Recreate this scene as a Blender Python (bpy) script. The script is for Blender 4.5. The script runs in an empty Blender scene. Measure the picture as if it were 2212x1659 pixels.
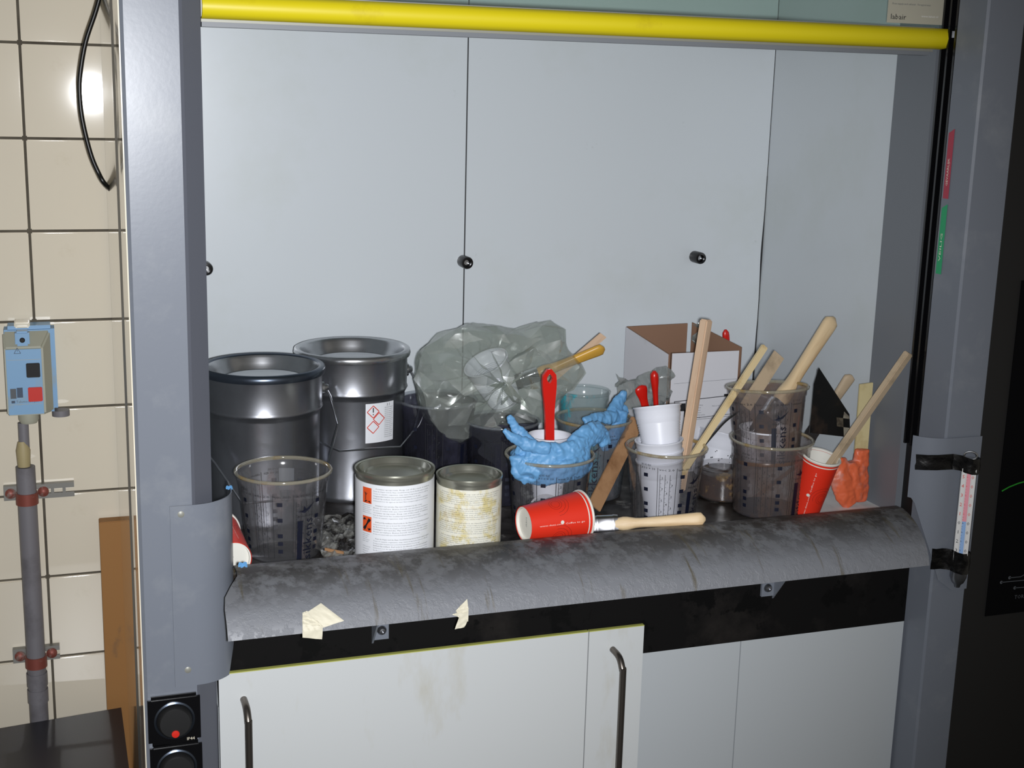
import bpy, bmesh, math, random
from mathutils import Vector, Matrix, noise
S = bpy.context.scene
COL = S.collection
PI = math.pi
rnd = random.Random(7)

# ------------------------------------------------------------------ camera
F_PX = 2865.62
YAW, PITCH, ROLL = math.radians(19.43388), math.radians(12.470752), math.radians(1.5148656)
CAM = Vector((0.0879, -1.554, 1.4385))
_f = Vector((math.sin(YAW)*math.cos(PITCH), math.cos(YAW)*math.cos(PITCH), -math.sin(PITCH)))
_r = Vector((math.cos(YAW), -math.sin(YAW), 0)); _u = _r.cross(_f)
_r, _u = math.cos(ROLL)*_r + math.sin(ROLL)*_u, -math.sin(ROLL)*_r + math.cos(ROLL)*_u
cd = bpy.data.cameras.new('camera'); cam = bpy.data.objects.new('camera', cd); COL.objects.link(cam)
cd.sensor_width = 36; cd.lens = F_PX/2212*36; cd.clip_start = .02
m = Matrix.Identity(4)
for i in range(3):
    m[i][0] = _r[i]; m[i][1] = _u[i]; m[i][2] = -_f[i]; m[i][3] = CAM[i]
cam.matrix_world = m
S.camera = cam

def ray(x, y): return _f + (x-1106)/F_PX*_r - (y-829.5)/F_PX*_u
def onY(x, y, Y): d = ray(x, y); return CAM + d*((Y-CAM.y)/d.y)
def onX(x, y, X): d = ray(x, y); return CAM + d*((X-CAM.x)/d.x)
def onZ(x, y, Z): d = ray(x, y); return CAM + d*((Z-CAM.z)/d.z)

# ------------------------------------------------------------------ light
w = bpy.data.worlds.new('world'); S.world = w; w.use_nodes = True
w.node_tree.nodes['Background'].inputs[0].default_value = (1.0, .93, .80, 1)
w.node_tree.nodes['Background'].inputs[1].default_value = .16
def point(name, loc, energy, radius, color):
    l = bpy.data.lights.new(name, 'POINT'); l.energy = energy; l.shadow_soft_size = radius; l.color = color
    o = bpy.data.objects.new(name, l); o.location = loc; COL.objects.link(o); return o
FL = CAM + _r*.020 + _u*(-.01) + _f*.03
fl = bpy.data.lights.new('camera_flash', 'SPOT'); fl.energy = 146; fl.shadow_soft_size = .013; fl.color = (.95, .965, 1)
fl.spot_size = math.radians(78); fl.spot_blend = 1.0
flo = bpy.data.objects.new('camera_flash', fl); COL.objects.link(flo); flo.location = FL
flo.rotation_euler = (onY(800, 760, .2)-FL).to_track_quat('-Z', 'Y').to_euler()
S.view_settings.view_transform = 'Standard'; S.view_settings.look = 'None'
S.view_settings.exposure = 0.0; S.view_settings.gamma = 1.0; S.view_settings.use_curve_mapping = False
S.cycles.transparent_max_bounces = 48
S.cycles.max_bounces = 14

# ------------------------------------------------------------------ materials
def lin(c):
    if isinstance(c, str):
        c = [int(c[i:i+2], 16)/255 for i in (0, 2, 4)]
        c = [v/12.92 if v <= .04045 else ((v+.055)/1.055)**2.4 for v in c]
    return (c[0], c[1], c[2], 1)
def N(nt, t, **kw):
    n = nt.nodes.new(t)
    for k, v in kw.items(): setattr(n, k, v)
    return n
def mat(name, color, rough=.5, metal=0, dirt=None, dscale=8, dlo=.55, dhi=.7, stretch=(1, 1, 1), bump=0, bscale=60,
        spec=.5, dirt2=None, d2scale=25, d2lo=.6, d2hi=.72, d2stretch=(1, 1, 1), coat=0, grain=0):
    mt = bpy.data.materials.new(name); mt.use_nodes = True; nt = mt.node_tree
    b = nt.nodes['Principled BSDF']
    b.inputs['Roughness'].default_value = rough; b.inputs['Metallic'].default_value = metal
    b.inputs['Specular IOR Level'].default_value = spec; b.inputs['Coat Weight'].default_value = coat
    b.inputs['Base Color'].default_value = lin(color)
    tc = N(nt, 'ShaderNodeTexCoord'); src = None
    def layer(prev, col, sc, lo, hi, st, seed):
        mp = N(nt, 'ShaderNodeMapping'); mp.inputs['Scale'].default_value = st; mp.inputs['Location'].default_value = (seed, seed*.7, 0)
        nt.links.new(tc.outputs['Object'], mp.inputs[0])
        nz = N(nt, 'ShaderNodeTexNoise'); nz.inputs['Scale'].default_value = sc; nz.inputs['Detail'].default_value = 6
        nz.inputs['Roughness'].default_value = .65
        nt.links.new(mp.outputs[0], nz.inputs['Vector'])
        r = N(nt, 'ShaderNodeMapRange'); r.inputs[1].default_value = lo; r.inputs[2].default_value = hi; r.clamp = True
        nt.links.new(nz.outputs[0], r.inputs[0])
        mx = N(nt, 'ShaderNodeMix', data_type='RGBA'); mx.inputs[7].default_value = lin(col)
        if prev is None: mx.inputs[6].default_value = lin(color)
        else: nt.links.new(prev, mx.inputs[6])
        nt.links.new(r.outputs[0], mx.inputs[0]); return mx.outputs[2]
    if dirt: src = layer(src, dirt, dscale, dlo, dhi, stretch, 1.3)
    if dirt2: src = layer(src, dirt2, d2scale, d2lo, d2hi, d2stretch, 5.1)
    if src: nt.links.new(src, b.inputs['Base Color'])
    if bump:
        nz = N(nt, 'ShaderNodeTexNoise'); nz.inputs['Scale'].default_value = bscale; nz.inputs['Detail'].default_value = 4
        nt.links.new(tc.outputs['Object'], nz.inputs['Vector'])
        bp = N(nt, 'ShaderNodeBump'); bp.inputs['Strength'].default_value = bump; bp.inputs['Distance'].default_value = .002
        nt.links.new(nz.outputs[0], bp.inputs['Height']); nt.links.new(bp.outputs[0], b.inputs['Normal'])
    return mt
def clear(name, tint, haze=.12, hazecol=(.6, .6, .6), rough=.09, gloss=.12, dirt=None, dlo=.55, dhi=.75, dscale=14, stretch=(1, 1, .5)):
    """see-through plastic: tinted transmission with a fresnel gloss and a little scattering haze"""
    mt = bpy.data.materials.new(name); mt.use_nodes = True; nt = mt.node_tree; nt.nodes.clear()
    out = N(nt, 'ShaderNodeOutputMaterial'); tr = N(nt, 'ShaderNodeBsdfTransparent'); tr.inputs[0].default_value = lin(tint)
    df = N(nt, 'ShaderNodeBsdfDiffuse'); df.inputs[0].default_value = lin(hazecol)
    gl = N(nt, 'ShaderNodeBsdfGlossy'); gl.inputs['Roughness'].default_value = rough; gl.inputs[0].default_value = (.9, .9, .9, 1)
    m1 = N(nt, 'ShaderNodeMixShader'); m1.inputs[0].default_value = haze
    nt.links.new(tr.outputs[0], m1.inputs[1]); nt.links.new(df.outputs[0], m1.inputs[2]); last = m1
    if dirt:
        tc = N(nt, 'ShaderNodeTexCoord'); mp = N(nt, 'ShaderNodeMapping'); mp.inputs['Scale'].default_value = stretch
        nt.links.new(tc.outputs['Object'], mp.inputs[0])
        nz = N(nt, 'ShaderNodeTexNoise'); nz.inputs['Scale'].default_value = dscale; nz.inputs['Detail'].default_value = 7; nz.inputs['Roughness'].default_value = .7
        nt.links.new(mp.outputs[0], nz.inputs['Vector'])
        r = N(nt, 'ShaderNodeMapRange'); r.inputs[1].default_value = dlo; r.inputs[2].default_value = dhi; r.inputs[4].default_value = .85
        nt.links.new(nz.outputs[0], r.inputs[0])
        d2 = N(nt, 'ShaderNodeBsdfDiffuse'); d2.inputs[0].default_value = lin(dirt)
        m3 = N(nt, 'ShaderNodeMixShader'); nt.links.new(r.outputs[0], m3.inputs[0])
        nt.links.new(last.outputs[0], m3.inputs[1]); nt.links.new(d2.outputs[0], m3.inputs[2]); last = m3
    lw = N(nt, 'ShaderNodeLayerWeight'); lw.inputs[0].default_value = .5
    pw = N(nt, 'ShaderNodeMath', operation='POWER'); pw.inputs[1].default_value = 4; nt.links.new(lw.outputs['Facing'], pw.inputs[0])
    ad = N(nt, 'ShaderNodeMath', operation='MULTIPLY_ADD'); ad.inputs[1].default_value = .5; ad.inputs[2].default_value = gloss*.4; ad.use_clamp = True
    nt.links.new(pw.outputs[0], ad.inputs[0])
    m2 = N(nt, 'ShaderNodeMixShader'); nt.links.new(ad.outputs[0], m2.inputs[0])
    nt.links.new(last.outputs[0], m2.inputs[1]); nt.links.new(gl.outputs[0], m2.inputs[2])
    nt.links.new(m2.outputs[0], out.inputs[0]); return mt

M = {}
M['column'] = mat('grey_paint', '71767f', .30, dirt='80848a', dscale=9, dlo=.56, dhi=.78, bump=.02, bscale=160, spec=.3)
M['post'] = mat('grey_post', '6f7379', .45)
M['shaded_paint'] = mat('shaded_bevel_paint', '5b5e67', .5)  # column grey darkened: shade of the bevel turned from the flash, put into colour
M['panel'] = mat('white_laminate', 'c8ced2', .30, dirt='a9aeac', dscale=16, dlo=.70, dhi=.78, stretch=(1, 1, 1), dirt2='c2c8c8', d2scale=2.5, d2lo=.5, d2hi=.7)
M['seam'] = mat('black_seam', '1b1c1e', .6)
M['cab'] = mat('cabinet_white', 'c6c9c9', .38, dirt='b4b09f', dscale=7, dlo=.62, dhi=.82, stretch=(1, 1, .35))
M['cab2'] = mat('cabinet_grey_white', 'b4b9bc', .4, dirt='a5a8a6', dscale=5, dlo=.6, dhi=.8, stretch=(1, 1, .35))
M['edge'] = mat('edge_band', 'aeb05c', .5)
M['black'] = mat('matt_black', '0a0a0b', .65)
M['apron'] = mat('black_apron', '0c0b0b', .75, spec=.15, dirt='24211f', dscale=7, dlo=.5, dhi=.72, dirt2='040404', d2scale=22, d2lo=.55, d2hi=.6)
M['gloss_black'] = mat('gloss_black', '0c0c0e', .22)
M['yellow'] = mat('yellow_rail', 'd4c316', .42, dirt='b79f12', dscale=14, dlo=.6, dhi=.85)
M['alu'] = mat('dull_aluminium', '8b8b83', .45, .2)
M['worktop'] = mat('stained_worktop', '3f3c3a', .35, dirt='17120f', dscale=14, dlo=.42, dhi=.6, dirt2='8a8883', d2scale=22, d2lo=.6, d2hi=.72, bump=.6, bscale=38)
M['tile'] = mat('cream_tile', 'e0d7c4', .043, dirt='c9bca2', dscale=7, dlo=.55, dhi=.85, dirt2='b8ad98', d2scale=40, d2lo=.68, d2hi=.8, spec=.6)
M['grout'] = mat('dirty_grout', '5f594d', .9, dirt='463f35', dscale=10, dlo=.4, dhi=.7)
M['trim'] = mat('cream_trim', 'e2dac6', .10, spec=.9, coat=.6)
M['floor'] = mat('grey_floor', '57564f', .6)
M['ceiling'] = mat('room_white', '9a978e', .8)
M['board'] = mat('brown_board', '9c6f3d', .7, dirt='5f5042', dscale=12, dlo=.6, dhi=.75, stretch=(1, 1, .5))
M['table'] = mat('dark_table', '1b1c26', .33, dirt='2c2c35', dscale=12, dlo=.55, dhi=.8)
M['cable'] = mat('black_rubber', '0b0c0c', .35)
M['steel'] = mat('tinplate', 'c0c2c5', .24, .94, dirt='a2a4a8', dscale=8, dlo=.45, dhi=.7, bump=.03, bscale=30)
M['steel_d'] = mat('tinplate_dull', '9c9ea4', .29, .93, dirt='87898e', dscale=6, dlo=.4, dhi=.7)
M['ring'] = mat('bluish_clamp_ring', '525a66', .3, .9)
M['wire'] = mat('galvanised_wire', 'b9bcc2', .3, 1)
M['chrome'] = mat('chrome', 'd8d8de', .2, 1)
M['handle'] = mat('brushed_handle', '6f6963', .35, .9)
M['lid'] = mat('tin_lid', 'a9a99c', .27, .8, dirt='8d8c80', dscale=9, dlo=.5, dhi=.8)
M['paper'] = mat('white_label', 'e2e4e8', .55, dirt='cfcfc2', dscale=12, dlo=.6, dhi=.85)
M['paper_y'] = mat('stained_label', 'dedcce', .55, dirt='b99e4c', dscale=26, dlo=.56, dhi=.74, dirt2='cfc28c', d2scale=45, d2lo=.5, d2hi=.62)
M['ink'] = mat('black_ink', '17181c', .6)
M['ink_g'] = mat('grey_ink', '55595e', .6)
M['navy'] = mat('navy_ink', '0a0f22', .5)
M['orange'] = mat('orange_print', 'dd5422', .55)
M['red_print'] = mat('red_print', 'cf3a26', .55)
M['red_cup'] = mat('red_paper_cup', 'd8301c', .42)
M['white_card'] = mat('white_card', 'd9d8d6', .6)
M['cupwhite'] = mat('cup_inside_white', 'd8d6cd', .45)
M['wood'] = mat('pale_wood', 'd8bf98', .5, dirt='b08a5a', dscale=30, dlo=.5, dhi=.75, stretch=(1, 1, .12), bump=.1, bscale=90)
M['wood_p'] = mat('pinkish_stick_wood', 'cdb094', .6, dirt='9c7459', dscale=30, dlo=.5, dhi=.75, stretch=(1, 1, .1))
M['wood_g'] = mat('grey_stick_wood', 'b5a186', .6, dirt='877862', dscale=22, dlo=.5, dhi=.75)
M['wood_s'] = mat('resin_stained_wood', 'd4c095', .4, dirt='a07a30', dscale=14, dlo=.48, dhi=.66)
M['wood_b'] = mat('brown_stick_wood', 'a07a57', .55, dirt='7a5535', dscale=22, dlo=.45, dhi=.7)
M['wood_y'] = mat('varnished_yellow_wood', 'c99a3e', .35)
M['wood_c'] = mat('cream_stick', 'c7b98c', .5, dirt='a99666', dscale=20, dlo=.5, dhi=.75)
M['bristle'] = mat('dark_bristle', '1a1614', .8, bump=.5, bscale=300)
M['red_plastic'] = mat('red_plastic', 'c5190f', .3)
M['glove'] = mat('blue_nitrile', '659cca', .5, dirt='5289bb', dscale=10, dlo=.45, dhi=.7)
M['pp'] = mat('white_plastic_cup', 'dcdee6', .3, dirt='cfd0d4', dscale=9, dlo=.6, dhi=.8)
M['carton'] = mat('white_carton', 'cdcdd2', .65, dirt='b3b2b0', dscale=10, dlo=.6, dhi=.8)
M['kraft'] = mat('kraft_board', '8a6a55', .8)
M['blackcard'] = mat('black_card', '0b0b0b', .5, dirt='2a211a', dscale=16, dlo=.58, dhi=.7)
M['grey_pl'] = mat('grey_plastic_pipe', '77757a', .5, dirt='5f5c60', dscale=10, dlo=.5, dhi=.7)
M['rail'] = mat('galvanised_rail', '8c8b86', .45, .5, dirt='7a5c48', dscale=20, dlo=.6, dhi=.7)
M['rust'] = mat('rusty_clamp', '8a4a40', .5, .3, dirt='a9a29a', dscale=25, dlo=.5, dhi=.62)
M['blue_pl'] = mat('light_blue_plastic', '7da6cb', .45, dirt='8f9fa6', dscale=12, dlo=.55, dhi=.7)
M['beige_pl'] = mat('dusty_beige_plastic', 'a8a898', .5)
M['masking'] = mat('masking_tape', 'cfc9b4', .6, bump=.2, bscale=200)
M['tape'] = mat('black_tape', '060607', .28, bump=.5, bscale=90)
M['orange_gl'] = mat('orange_smeared_glove', 'd9663f', .45, dirt='b49a95', dscale=11, dlo=.47, dhi=.62, dirt2='6a4a4e', d2scale=18, d2lo=.56, d2hi=.72)
M['amber'] = mat('brown_speckled_resin', '3c2414', .15, dirt='8a6a34', dscale=40, dlo=.56, dhi=.64, dirt2='1c100a', d2scale=14, d2lo=.45, d2hi=.6, bump=.5)
M['darkfill'] = mat('dark_paint_residue', '1d1c26', .3, dirt='0d0c12', dscale=12, dlo=.4, dhi=.7, bump=.3)
M['residue'] = mat('resin_brown_edge', '6a4515', .3)
M['foil'] = mat('crumpled_film_debris', '8c8b86', .25, .3, dirt='24201e', dscale=25, dlo=.45, dhi=.55, bump=.6)
M['green'] = mat('green_sticker', '1f9a63', .5)
M['maroon'] = mat('red_sticker', 'a83246', .5)
M['redcap'] = mat('signal_red', 'c8281c', .4)
M['darkcab'] = mat('dark_grey_cabinet', '2b2a29', .7, spec=.1)
M['poster'] = mat('black_poster', '060608', .8, spec=.1)
M['neon'] = mat('green_print', '1c8a20', .5)
M['clear'] = clear('clear_cup_plastic', (.958, .955, .958), .045, (.45, .45, .47), dirt=(.25, .2, .2), dlo=.60, dhi=.85)
M['clear_brown'] = clear('smeared_cup_plastic', (.90, .885, .88), .09, (.40, .37, .39), dirt=(.17, .11, .08), dlo=.46, dhi=.74, dscale=12)
M['clear_teal'] = clear('teal_stained_plastic', (.94, .96, .96), .06, (.5, .6, .6), dirt=(.05, .42, .5), dlo=.52, dhi=.62, dscale=22)
M['cloudy'] = clear('cloudy_cup_plastic', (.90, .91, .93), .10, (.42, .45, .48), dirt=(.2, .18, .2), dlo=.58, dhi=.8)
M['dark_clear'] = clear('dark_smoked_cup', (.62, .62, .66), .10, (.09, .09, .11), dirt=(.05, .05, .08), dlo=.45, dhi=.7)
M['rimclear'] = clear('cup_rim_plastic', (.88, .86, .80), .22, (.66, .62, .50), rough=.07, gloss=.28, dirt=(.30, .19, .04), dlo=.50, dhi=.66, dscale=22, stretch=(1, 1, 1))
M['bag'] = clear('thin_plastic_bag', (.88, .905, .88), .20, (.58, .62, .57), rough=.2, gloss=.34)
M['film'] = clear('crumpled_clear_film', (.80, .82, .81), .22, (.55, .57, .55), rough=.15, gloss=.16)
M['glass'] = clear('sash_glass', (.86, .92, .89), .05, (.5, .56, .53), rough=.03, gloss=.05)
M['glasstube'] = clear('glass_tube', (.985, .985, .985), .01, (.8, .8, .8), rough=.03, gloss=.10)

# ------------------------------------------------------------------ mesh helpers
def link(name, bm, mt, parent=None, smooth=False, mats=None, sharp=40):
    me = bpy.data.meshes.new(name); 
    bm.normal_update(); bm.to_mesh(me); bm.free()
    for q in (mats or [mt]): me.materials.append(q)
    if smooth:
        for p in me.polygons: p.use_smooth = True
        try: me.set_sharp_from_angle(angle=math.radians(sharp))
        except Exception: pass
    o = bpy.data.objects.new(name, me); COL.objects.link(o)
    if parent is not None: o.parent = parent
    return o
def tag(o, label=None, cat=None, group=None, kind=None):
    if label: o['label'] = label
    if cat: o['category'] = cat
    if group: o['group'] = group
    if kind: o['kind'] = kind
    return o
def thing(name, label, cat, loc=(0, 0, 0), rot=(0, 0, 0), group=None):
    o = bpy.data.objects.new(name, None); o.empty_display_size = .03; COL.objects.link(o)
    o.location = loc; o.rotation_euler = rot
    return tag(o, label, cat, group)
def box(bm, lo, hi, bev=0, mi=0):
    r = bmesh.ops.create_cube(bm, size=1)
    lo = Vector(lo); hi = Vector(hi)
    for v in r['verts']:
        v.co = Vector([(lo[i]+hi[i])/2 + v.co[i]*(hi[i]-lo[i]) for i in range(3)])
    fs = {f for v in r['verts'] for f in v.link_faces}
    for f in fs: f.material_index = mi
    if bev:
        es = {e for v in r['verts'] for e in v.link_edges}
        rr = bmesh.ops.bevel(bm, geom=list(es), offset=bev, segments=2, affect='EDGES')
        for f in rr['faces']: f.material_index = mi
    return r['verts']
def boxobj(name, lo, hi, mt, parent=None, bev=0):
    bm = bmesh.new(); box(bm, lo, hi, bev); return link(name, bm, mt, parent)
def lathe(bm, prof, seg=48, mi=0, closed=False, a0=0, a1=2*PI, M_=None):
    full = abs(a1-a0-2*PI) < 1e-6; n = seg if full else seg+1; rings = []
    for r, z in prof:
        if r < 1e-6:
            v = bm.verts.new((0, 0, z)); rings.append([v]*n)
        else: rings.append([bm.verts.new((r*math.cos(a0+(a1-a0)*i/seg), r*math.sin(a0+(a1-a0)*i/seg), z)) for i in range(n)])
    pairs = list(zip(rings, rings[1:]))
    if closed: pairs.append((rings[-1], rings[0]))
    for A, B in pairs:
        for i in range(n if full else n-1):
            j = (i+1) % n; q = []
            for v in (A[i], A[j], B[j], B[i]):
                if v not in q: q.append(v)
            if len(q) > 2:
                f = bm.faces.new(q); f.material_index = mi
    if M_ is not None:
        vs = {v for R in rings for v in R}
        for v in vs: v.co = M_ @ v.co
def tube(bm, pts, r, seg=10, mi=0, flat=None, caps=True):
    """tube along points; r number or list; flat=(sx,sy) gives an elliptical section"""
    pts = [Vector(p) for p in pts]; n = len(pts); rs = r if isinstance(r, (list, tuple)) else [r]*n
    up = None; rings = []
    for i, p in enumerate(pts):
        t = (pts[min(i+1, n-1)]-pts[max(i-1, 0)]).normalized()
        if up is None:
            up = Vector((0, -1, 0)) if abs(t.y) < .9 else Vector((0, 0, 1))
        a = t.cross(up).normalized(); b = a.cross(t).normalized(); up = b
        fx, fy = flat if flat else (1, 1)
        rings.append([bm.verts.new(p + a*(rs[i]*fx*math.cos(2*PI*k/seg)) + b*(rs[i]*fy*math.sin(2*PI*k/seg))) for k in range(seg)])
    for A, B in zip(rings, rings[1:]):
        for k in range(seg):
            f = bm.faces.new((A[k], A[(k+1) % seg], B[(k+1) % seg], B[k])); f.material_index = mi
    if caps:
        for R_, rev in ((rings[0], False), (rings[-1], True)):
            f = bm.faces.new(R_[::-1] if rev else R_); f.material_index = mi
def smoothpath(pts, sub=6):
    pts = [Vector(p) for p in pts]; out = []
    for i in range(len(pts)-1):
        p0 = pts[max(i-1, 0)]; p1 = pts[i]; p2 = pts[i+1]; p3 = pts[min(i+2, len(pts)-1)]
        for s in range(sub):
            t = s/sub
            out.append(.5*((2*p1)+(-p0+p2)*t+(2*p0-5*p1+4*p2-p3)*t*t+(-p0+3*p1-3*p2+p3)*t**3))
    out.append(pts[-1]); return out
def prism(bm, poly, axis, lo, hi, mi=0):
    """extrude a polygon; axis 0: poly=(y,z) along x, axis 2: poly=(x,y) along z, axis 1: poly=(x,z) along y"""
    def P(a, b, c):
        return {0: (c, a, b), 1: (a, c, b), 2: (a, b, c)}[axis]
    A = [bm.verts.new(P(a, b, lo)) for a, b in poly]; B = [bm.verts.new(P(a, b, hi)) for a, b in poly]
    n = len(poly)
    for f in [bm.faces.new(A[::-1]), bm.faces.new(B)]+[bm.faces.new((A[i], A[(i+1) % n], B[(i+1) % n], B[i])) for i in range(n)]:
        f.material_index = mi
def fixn(bm): bmesh.ops.recalc_face_normals(bm, faces=bm.faces[:])
def sheet(bm, grid, th, mi=0):
    """grid[i][j] points -> closed sheet of thickness th"""
    G = [[Vector(p) for p in row] for row in grid]; n = len(G); mm = len(G[0])
    def nrm(i, j):
        a = G[min(i+1, n-1)][j]-G[max(i-1, 0)][j]; b = G[i][min(j+1, mm-1)]-G[i][max(j-1, 0)]
        return a.cross(b).normalized() if a.cross(b).length > 1e-12 else Vector((0, 0, 1))
    A = [[bm.verts.new(G[i][j]) for j in range(mm)] for i in range(n)]
    B = [[bm.verts.new(G[i][j]+nrm(i, j)*th) for j in range(mm)] for i in range(n)]
    F = []
    for i in range(n-1):
        for j in range(mm-1):
            F.append(bm.faces.new((A[i][j], A[i+1][j], A[i+1][j+1], A[i][j+1])))
            F.append(bm.faces.new((B[i][j], B[i][j+1], B[i+1][j+1], B[i+1][j])))
    for i in range(n-1):
        for j in (0, mm-1): F.append(bm.faces.new((A[i][j], A[i+1][j], B[i+1][j], B[i][j])))
    for j in range(mm-1):
        for i in (0, n-1): F.append(bm.faces.new((A[i][j], A[i][j+1], B[i][j+1], B[i][j])))
    for f in F: f.material_index = mi
    fixn(bm)

# ------------------------------------------------------------------ flat print
_tc = {}
def glyphs(text, bold=False):
    k = text
    if k not in _tc:
        cu = bpy.data.curves.new('lettering', 'FONT'); cu.body = text; cu.size = 1; cu.resolution_u = 1
        o = bpy.data.objects.new('lettering', cu); me = o.to_mesh()
        _tc[k] = ([v.co.copy() for v in me.vertices], [tuple(p.vertices) for p in me.polygons])
        o.to_mesh_clear(); bpy.data.objects.remove(o); bpy.data.curves.remove(cu)
    return _tc[k]
class Print:
    """collects flat lettering / rules in (u, v) and maps them on a surface"""
    def __init__(s): s.V = []; s.F = []; s.MI = []; s.brk = []
    def top(s): s.brk.append(len(s.V))
    def rect(s, u0, v0, u1, v1, mi=0, n=1, sh=0):
        for i in range(n):
            a = u0+(u1-u0)*i/n; b = u0+(u1-u0)*(i+1)/n; k = len(s.V)
            s.V += [(a, v0), (b, v0), (b+sh, v1), (a+sh, v1)]; s.F.append((k, k+1, k+2, k+3)); s.MI.append(mi)
    def poly(s, pts, mi=0):
        k = len(s.V); s.V += pts; s.F.append(tuple(range(k, k+len(pts)))); s.MI.append(mi)
    def line(s, a, b, wd, mi=0):
        a = Vector(a); b = Vector(b); d = (b-a).normalized(); n = Vector((-d.y, d.x))*wd/2
        s.poly([tuple(a-n), tuple(b-n), tuple(b+n), tuple(a+n)], mi)
    def text(s, t, u, v, size, mi=0, rot=0, sx=1, width=None):
        V, F = glyphs(t)
        if not V: return
        if width:
            wmax = max(p.x for p in V); sx = width/(wmax*size)
        c, q = math.cos(rot), math.sin(rot); k = len(s.V)
        for p in V:
            x = p.x*size*sx; y = p.y*size; s.V.append((u+x*c-y*q, v+x*q+y*c))
        for f in F: s.F.append(tuple(k+i for i in f)); s.MI.append(mi)
    def build(s, name, fn, mats, parent):
        me = bpy.data.meshes.new(name); vs = []
        for i, q in enumerate(s.V):
            c = Vector(fn(q[0], q[1])); e = .00018*sum(1 for b in s.brk if i >= b)
            if e: c = c + (Vector((c.x, c.y, 0)).normalized()*e if getattr(fn, 'cone', 0) else Vector((0, -e, 0)))
            vs.append(tuple(c))
        me.from_pydata(vs, [], s.F)
        for q in mats: me.materials.append(q)
        me.polygons.foreach_set('material_index', s.MI); me.update()
        o = bpy.data.objects.new(name, me); COL.objects.link(o); o.parent = parent; return o
def on_cone(r0, r1, H, a0, eps=.0004):
    def fn(u, v):
        r = r0+(r1-r0)*v/H+eps; rm = (r0+r1)/2; a = a0+u/rm
        return (r*math.cos(a), r*math.sin(a), v)
    fn.cone = 1
    return fn
def facing(P):    # angle on an upright cylinder that faces the camera
    return math.atan2(CAM.y-P[1], CAM.x-P[0])

# =================================================================== SETTING
WT = .81
YB = .575          # back panel of the hood
YW = .76           # tiled wall
bm = bmesh.new(); box(bm, (-2.6, -3.2, -.02), (3.0, .9, 0)); tag(link('floor', bm, M['floor']), kind='structure')
bm = bmesh.new(); box(bm, (-2.6, -3.2, 2.9), (3.0, .9, 2.92)); tag(link('ceiling', bm, M['ceiling']), kind='structure')
wall = tag(boxobj('wall_back', (-2.6, YW+.006, 0), (3.0, YW+.14, 2.9), M['grout']), kind='structure')
TS = .150
tile_me = None
for i in range(-6, 2):
    for k in range(2, 16):
        x0 = .059-TS*(i if False else -i)-TS + 0; x0 = .059+TS*i
        z1 = 1.493-TS*(k-7)
        g = .0022
        if tile_me is None:
            bm = bmesh.new(); box(bm, (0, -.0, -TS+2*g), (TS-2*g, .007, 0), .0016)
            o = link('tile', bm, M['tile'], wall, True); tile_me = o.data
        else:
            o = bpy.data.objects.new('tile', tile_me); COL.objects.link(o); o.parent = wall
        o.location = (x0+g, YW+rnd.uniform(-.0004, .0004), z1-g)
        o.rotation_euler = (rnd.uniform(-.004, .004), 0, rnd.uniform(-.005, .005))
        if i == 0 and k == 7: o.rotation_euler = (-.006, 0, -.027)     # tilt added to this tile to steer where the flash reflection lands
for k in range(2, 16):     # cut column of tiles beside the trim is the one at i=0; its right end hides behind the trim
    pass

# =================================================================== FUME HOOD
hood = thing('fume_hood', 'grey framed fume hood with white lining and cluttered worktop', 'fume hood', (.78, .3, 0))
def H(name, bm, mt, smooth=False, label=None, mats=None, parent=None):
    o = link(name, bm, mt, None, smooth, mats); p = parent or hood
    o.parent = p
    if p is hood: o.matrix_parent_inverse = Matrix.Translation(-Vector(hood.location))
    if label: o['label'] = label
    return o
def Hb(name, lo, hi, mt, bev=0, label=None):
    bm = bmesh.new(); box(bm, lo, hi, bev); return H(name, bm, mt, label=label)
TOPZ = 2.25
XL, XR = .239, 1.307
colL = None
bm = bmesh.new(); prism(bm, [(.172, .004), (.176, 0), (XL-.004, 0), (XL, .003), (.2615, .028), (.2660, .10), (.24, .13), (.172, .13)], 2, 0, TOPZ); fixn(bm)
for f in bm.faces:
    if f.normal.x > .6 and abs(f.normal.z) < .1: f.material_index = 1
colL = H('front_column', bm, M['column'], mats=[M['column'], M['shaded_paint']])
bm = bmesh.new(); prism(bm, [(1.372, .004), (1.368, 0), (XR+.003, 0), (XR, .003), (1.304, .058), (1.372, .058)], 2, 0, TOPZ); fixn(bm)
colR = H('front_column', bm, M['column'])
bm = bmesh.new(); prism(bm, [(.1705, .001), (.1719, .001), (.1719, .1305), (.1845, .752), (.1825, .752)], 2, 0, TOPZ); fixn(bm)
H('outer_side_panel', bm, M['trim'], label='cream glossy outer side panel')
# sash track and inner post on the right
Hb('sash_track', (1.318, .0585, .2), (1.36, .104, TOPZ), M['black'])
bm = bmesh.new()
for y in (.0600, .0755, .0905): box(bm, (1.3045, y, .93), (1.318, y+.004, TOPZ))
H('track_rib', bm, M['gloss_black'])
Hb('inner_post', (1.307, .1045, .25), (1.372, .1985, TOPZ), M['post'])
Hb('inner_post', (.172, .1305, .25), (.24, .1985, TOPZ), M['post'])
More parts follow.
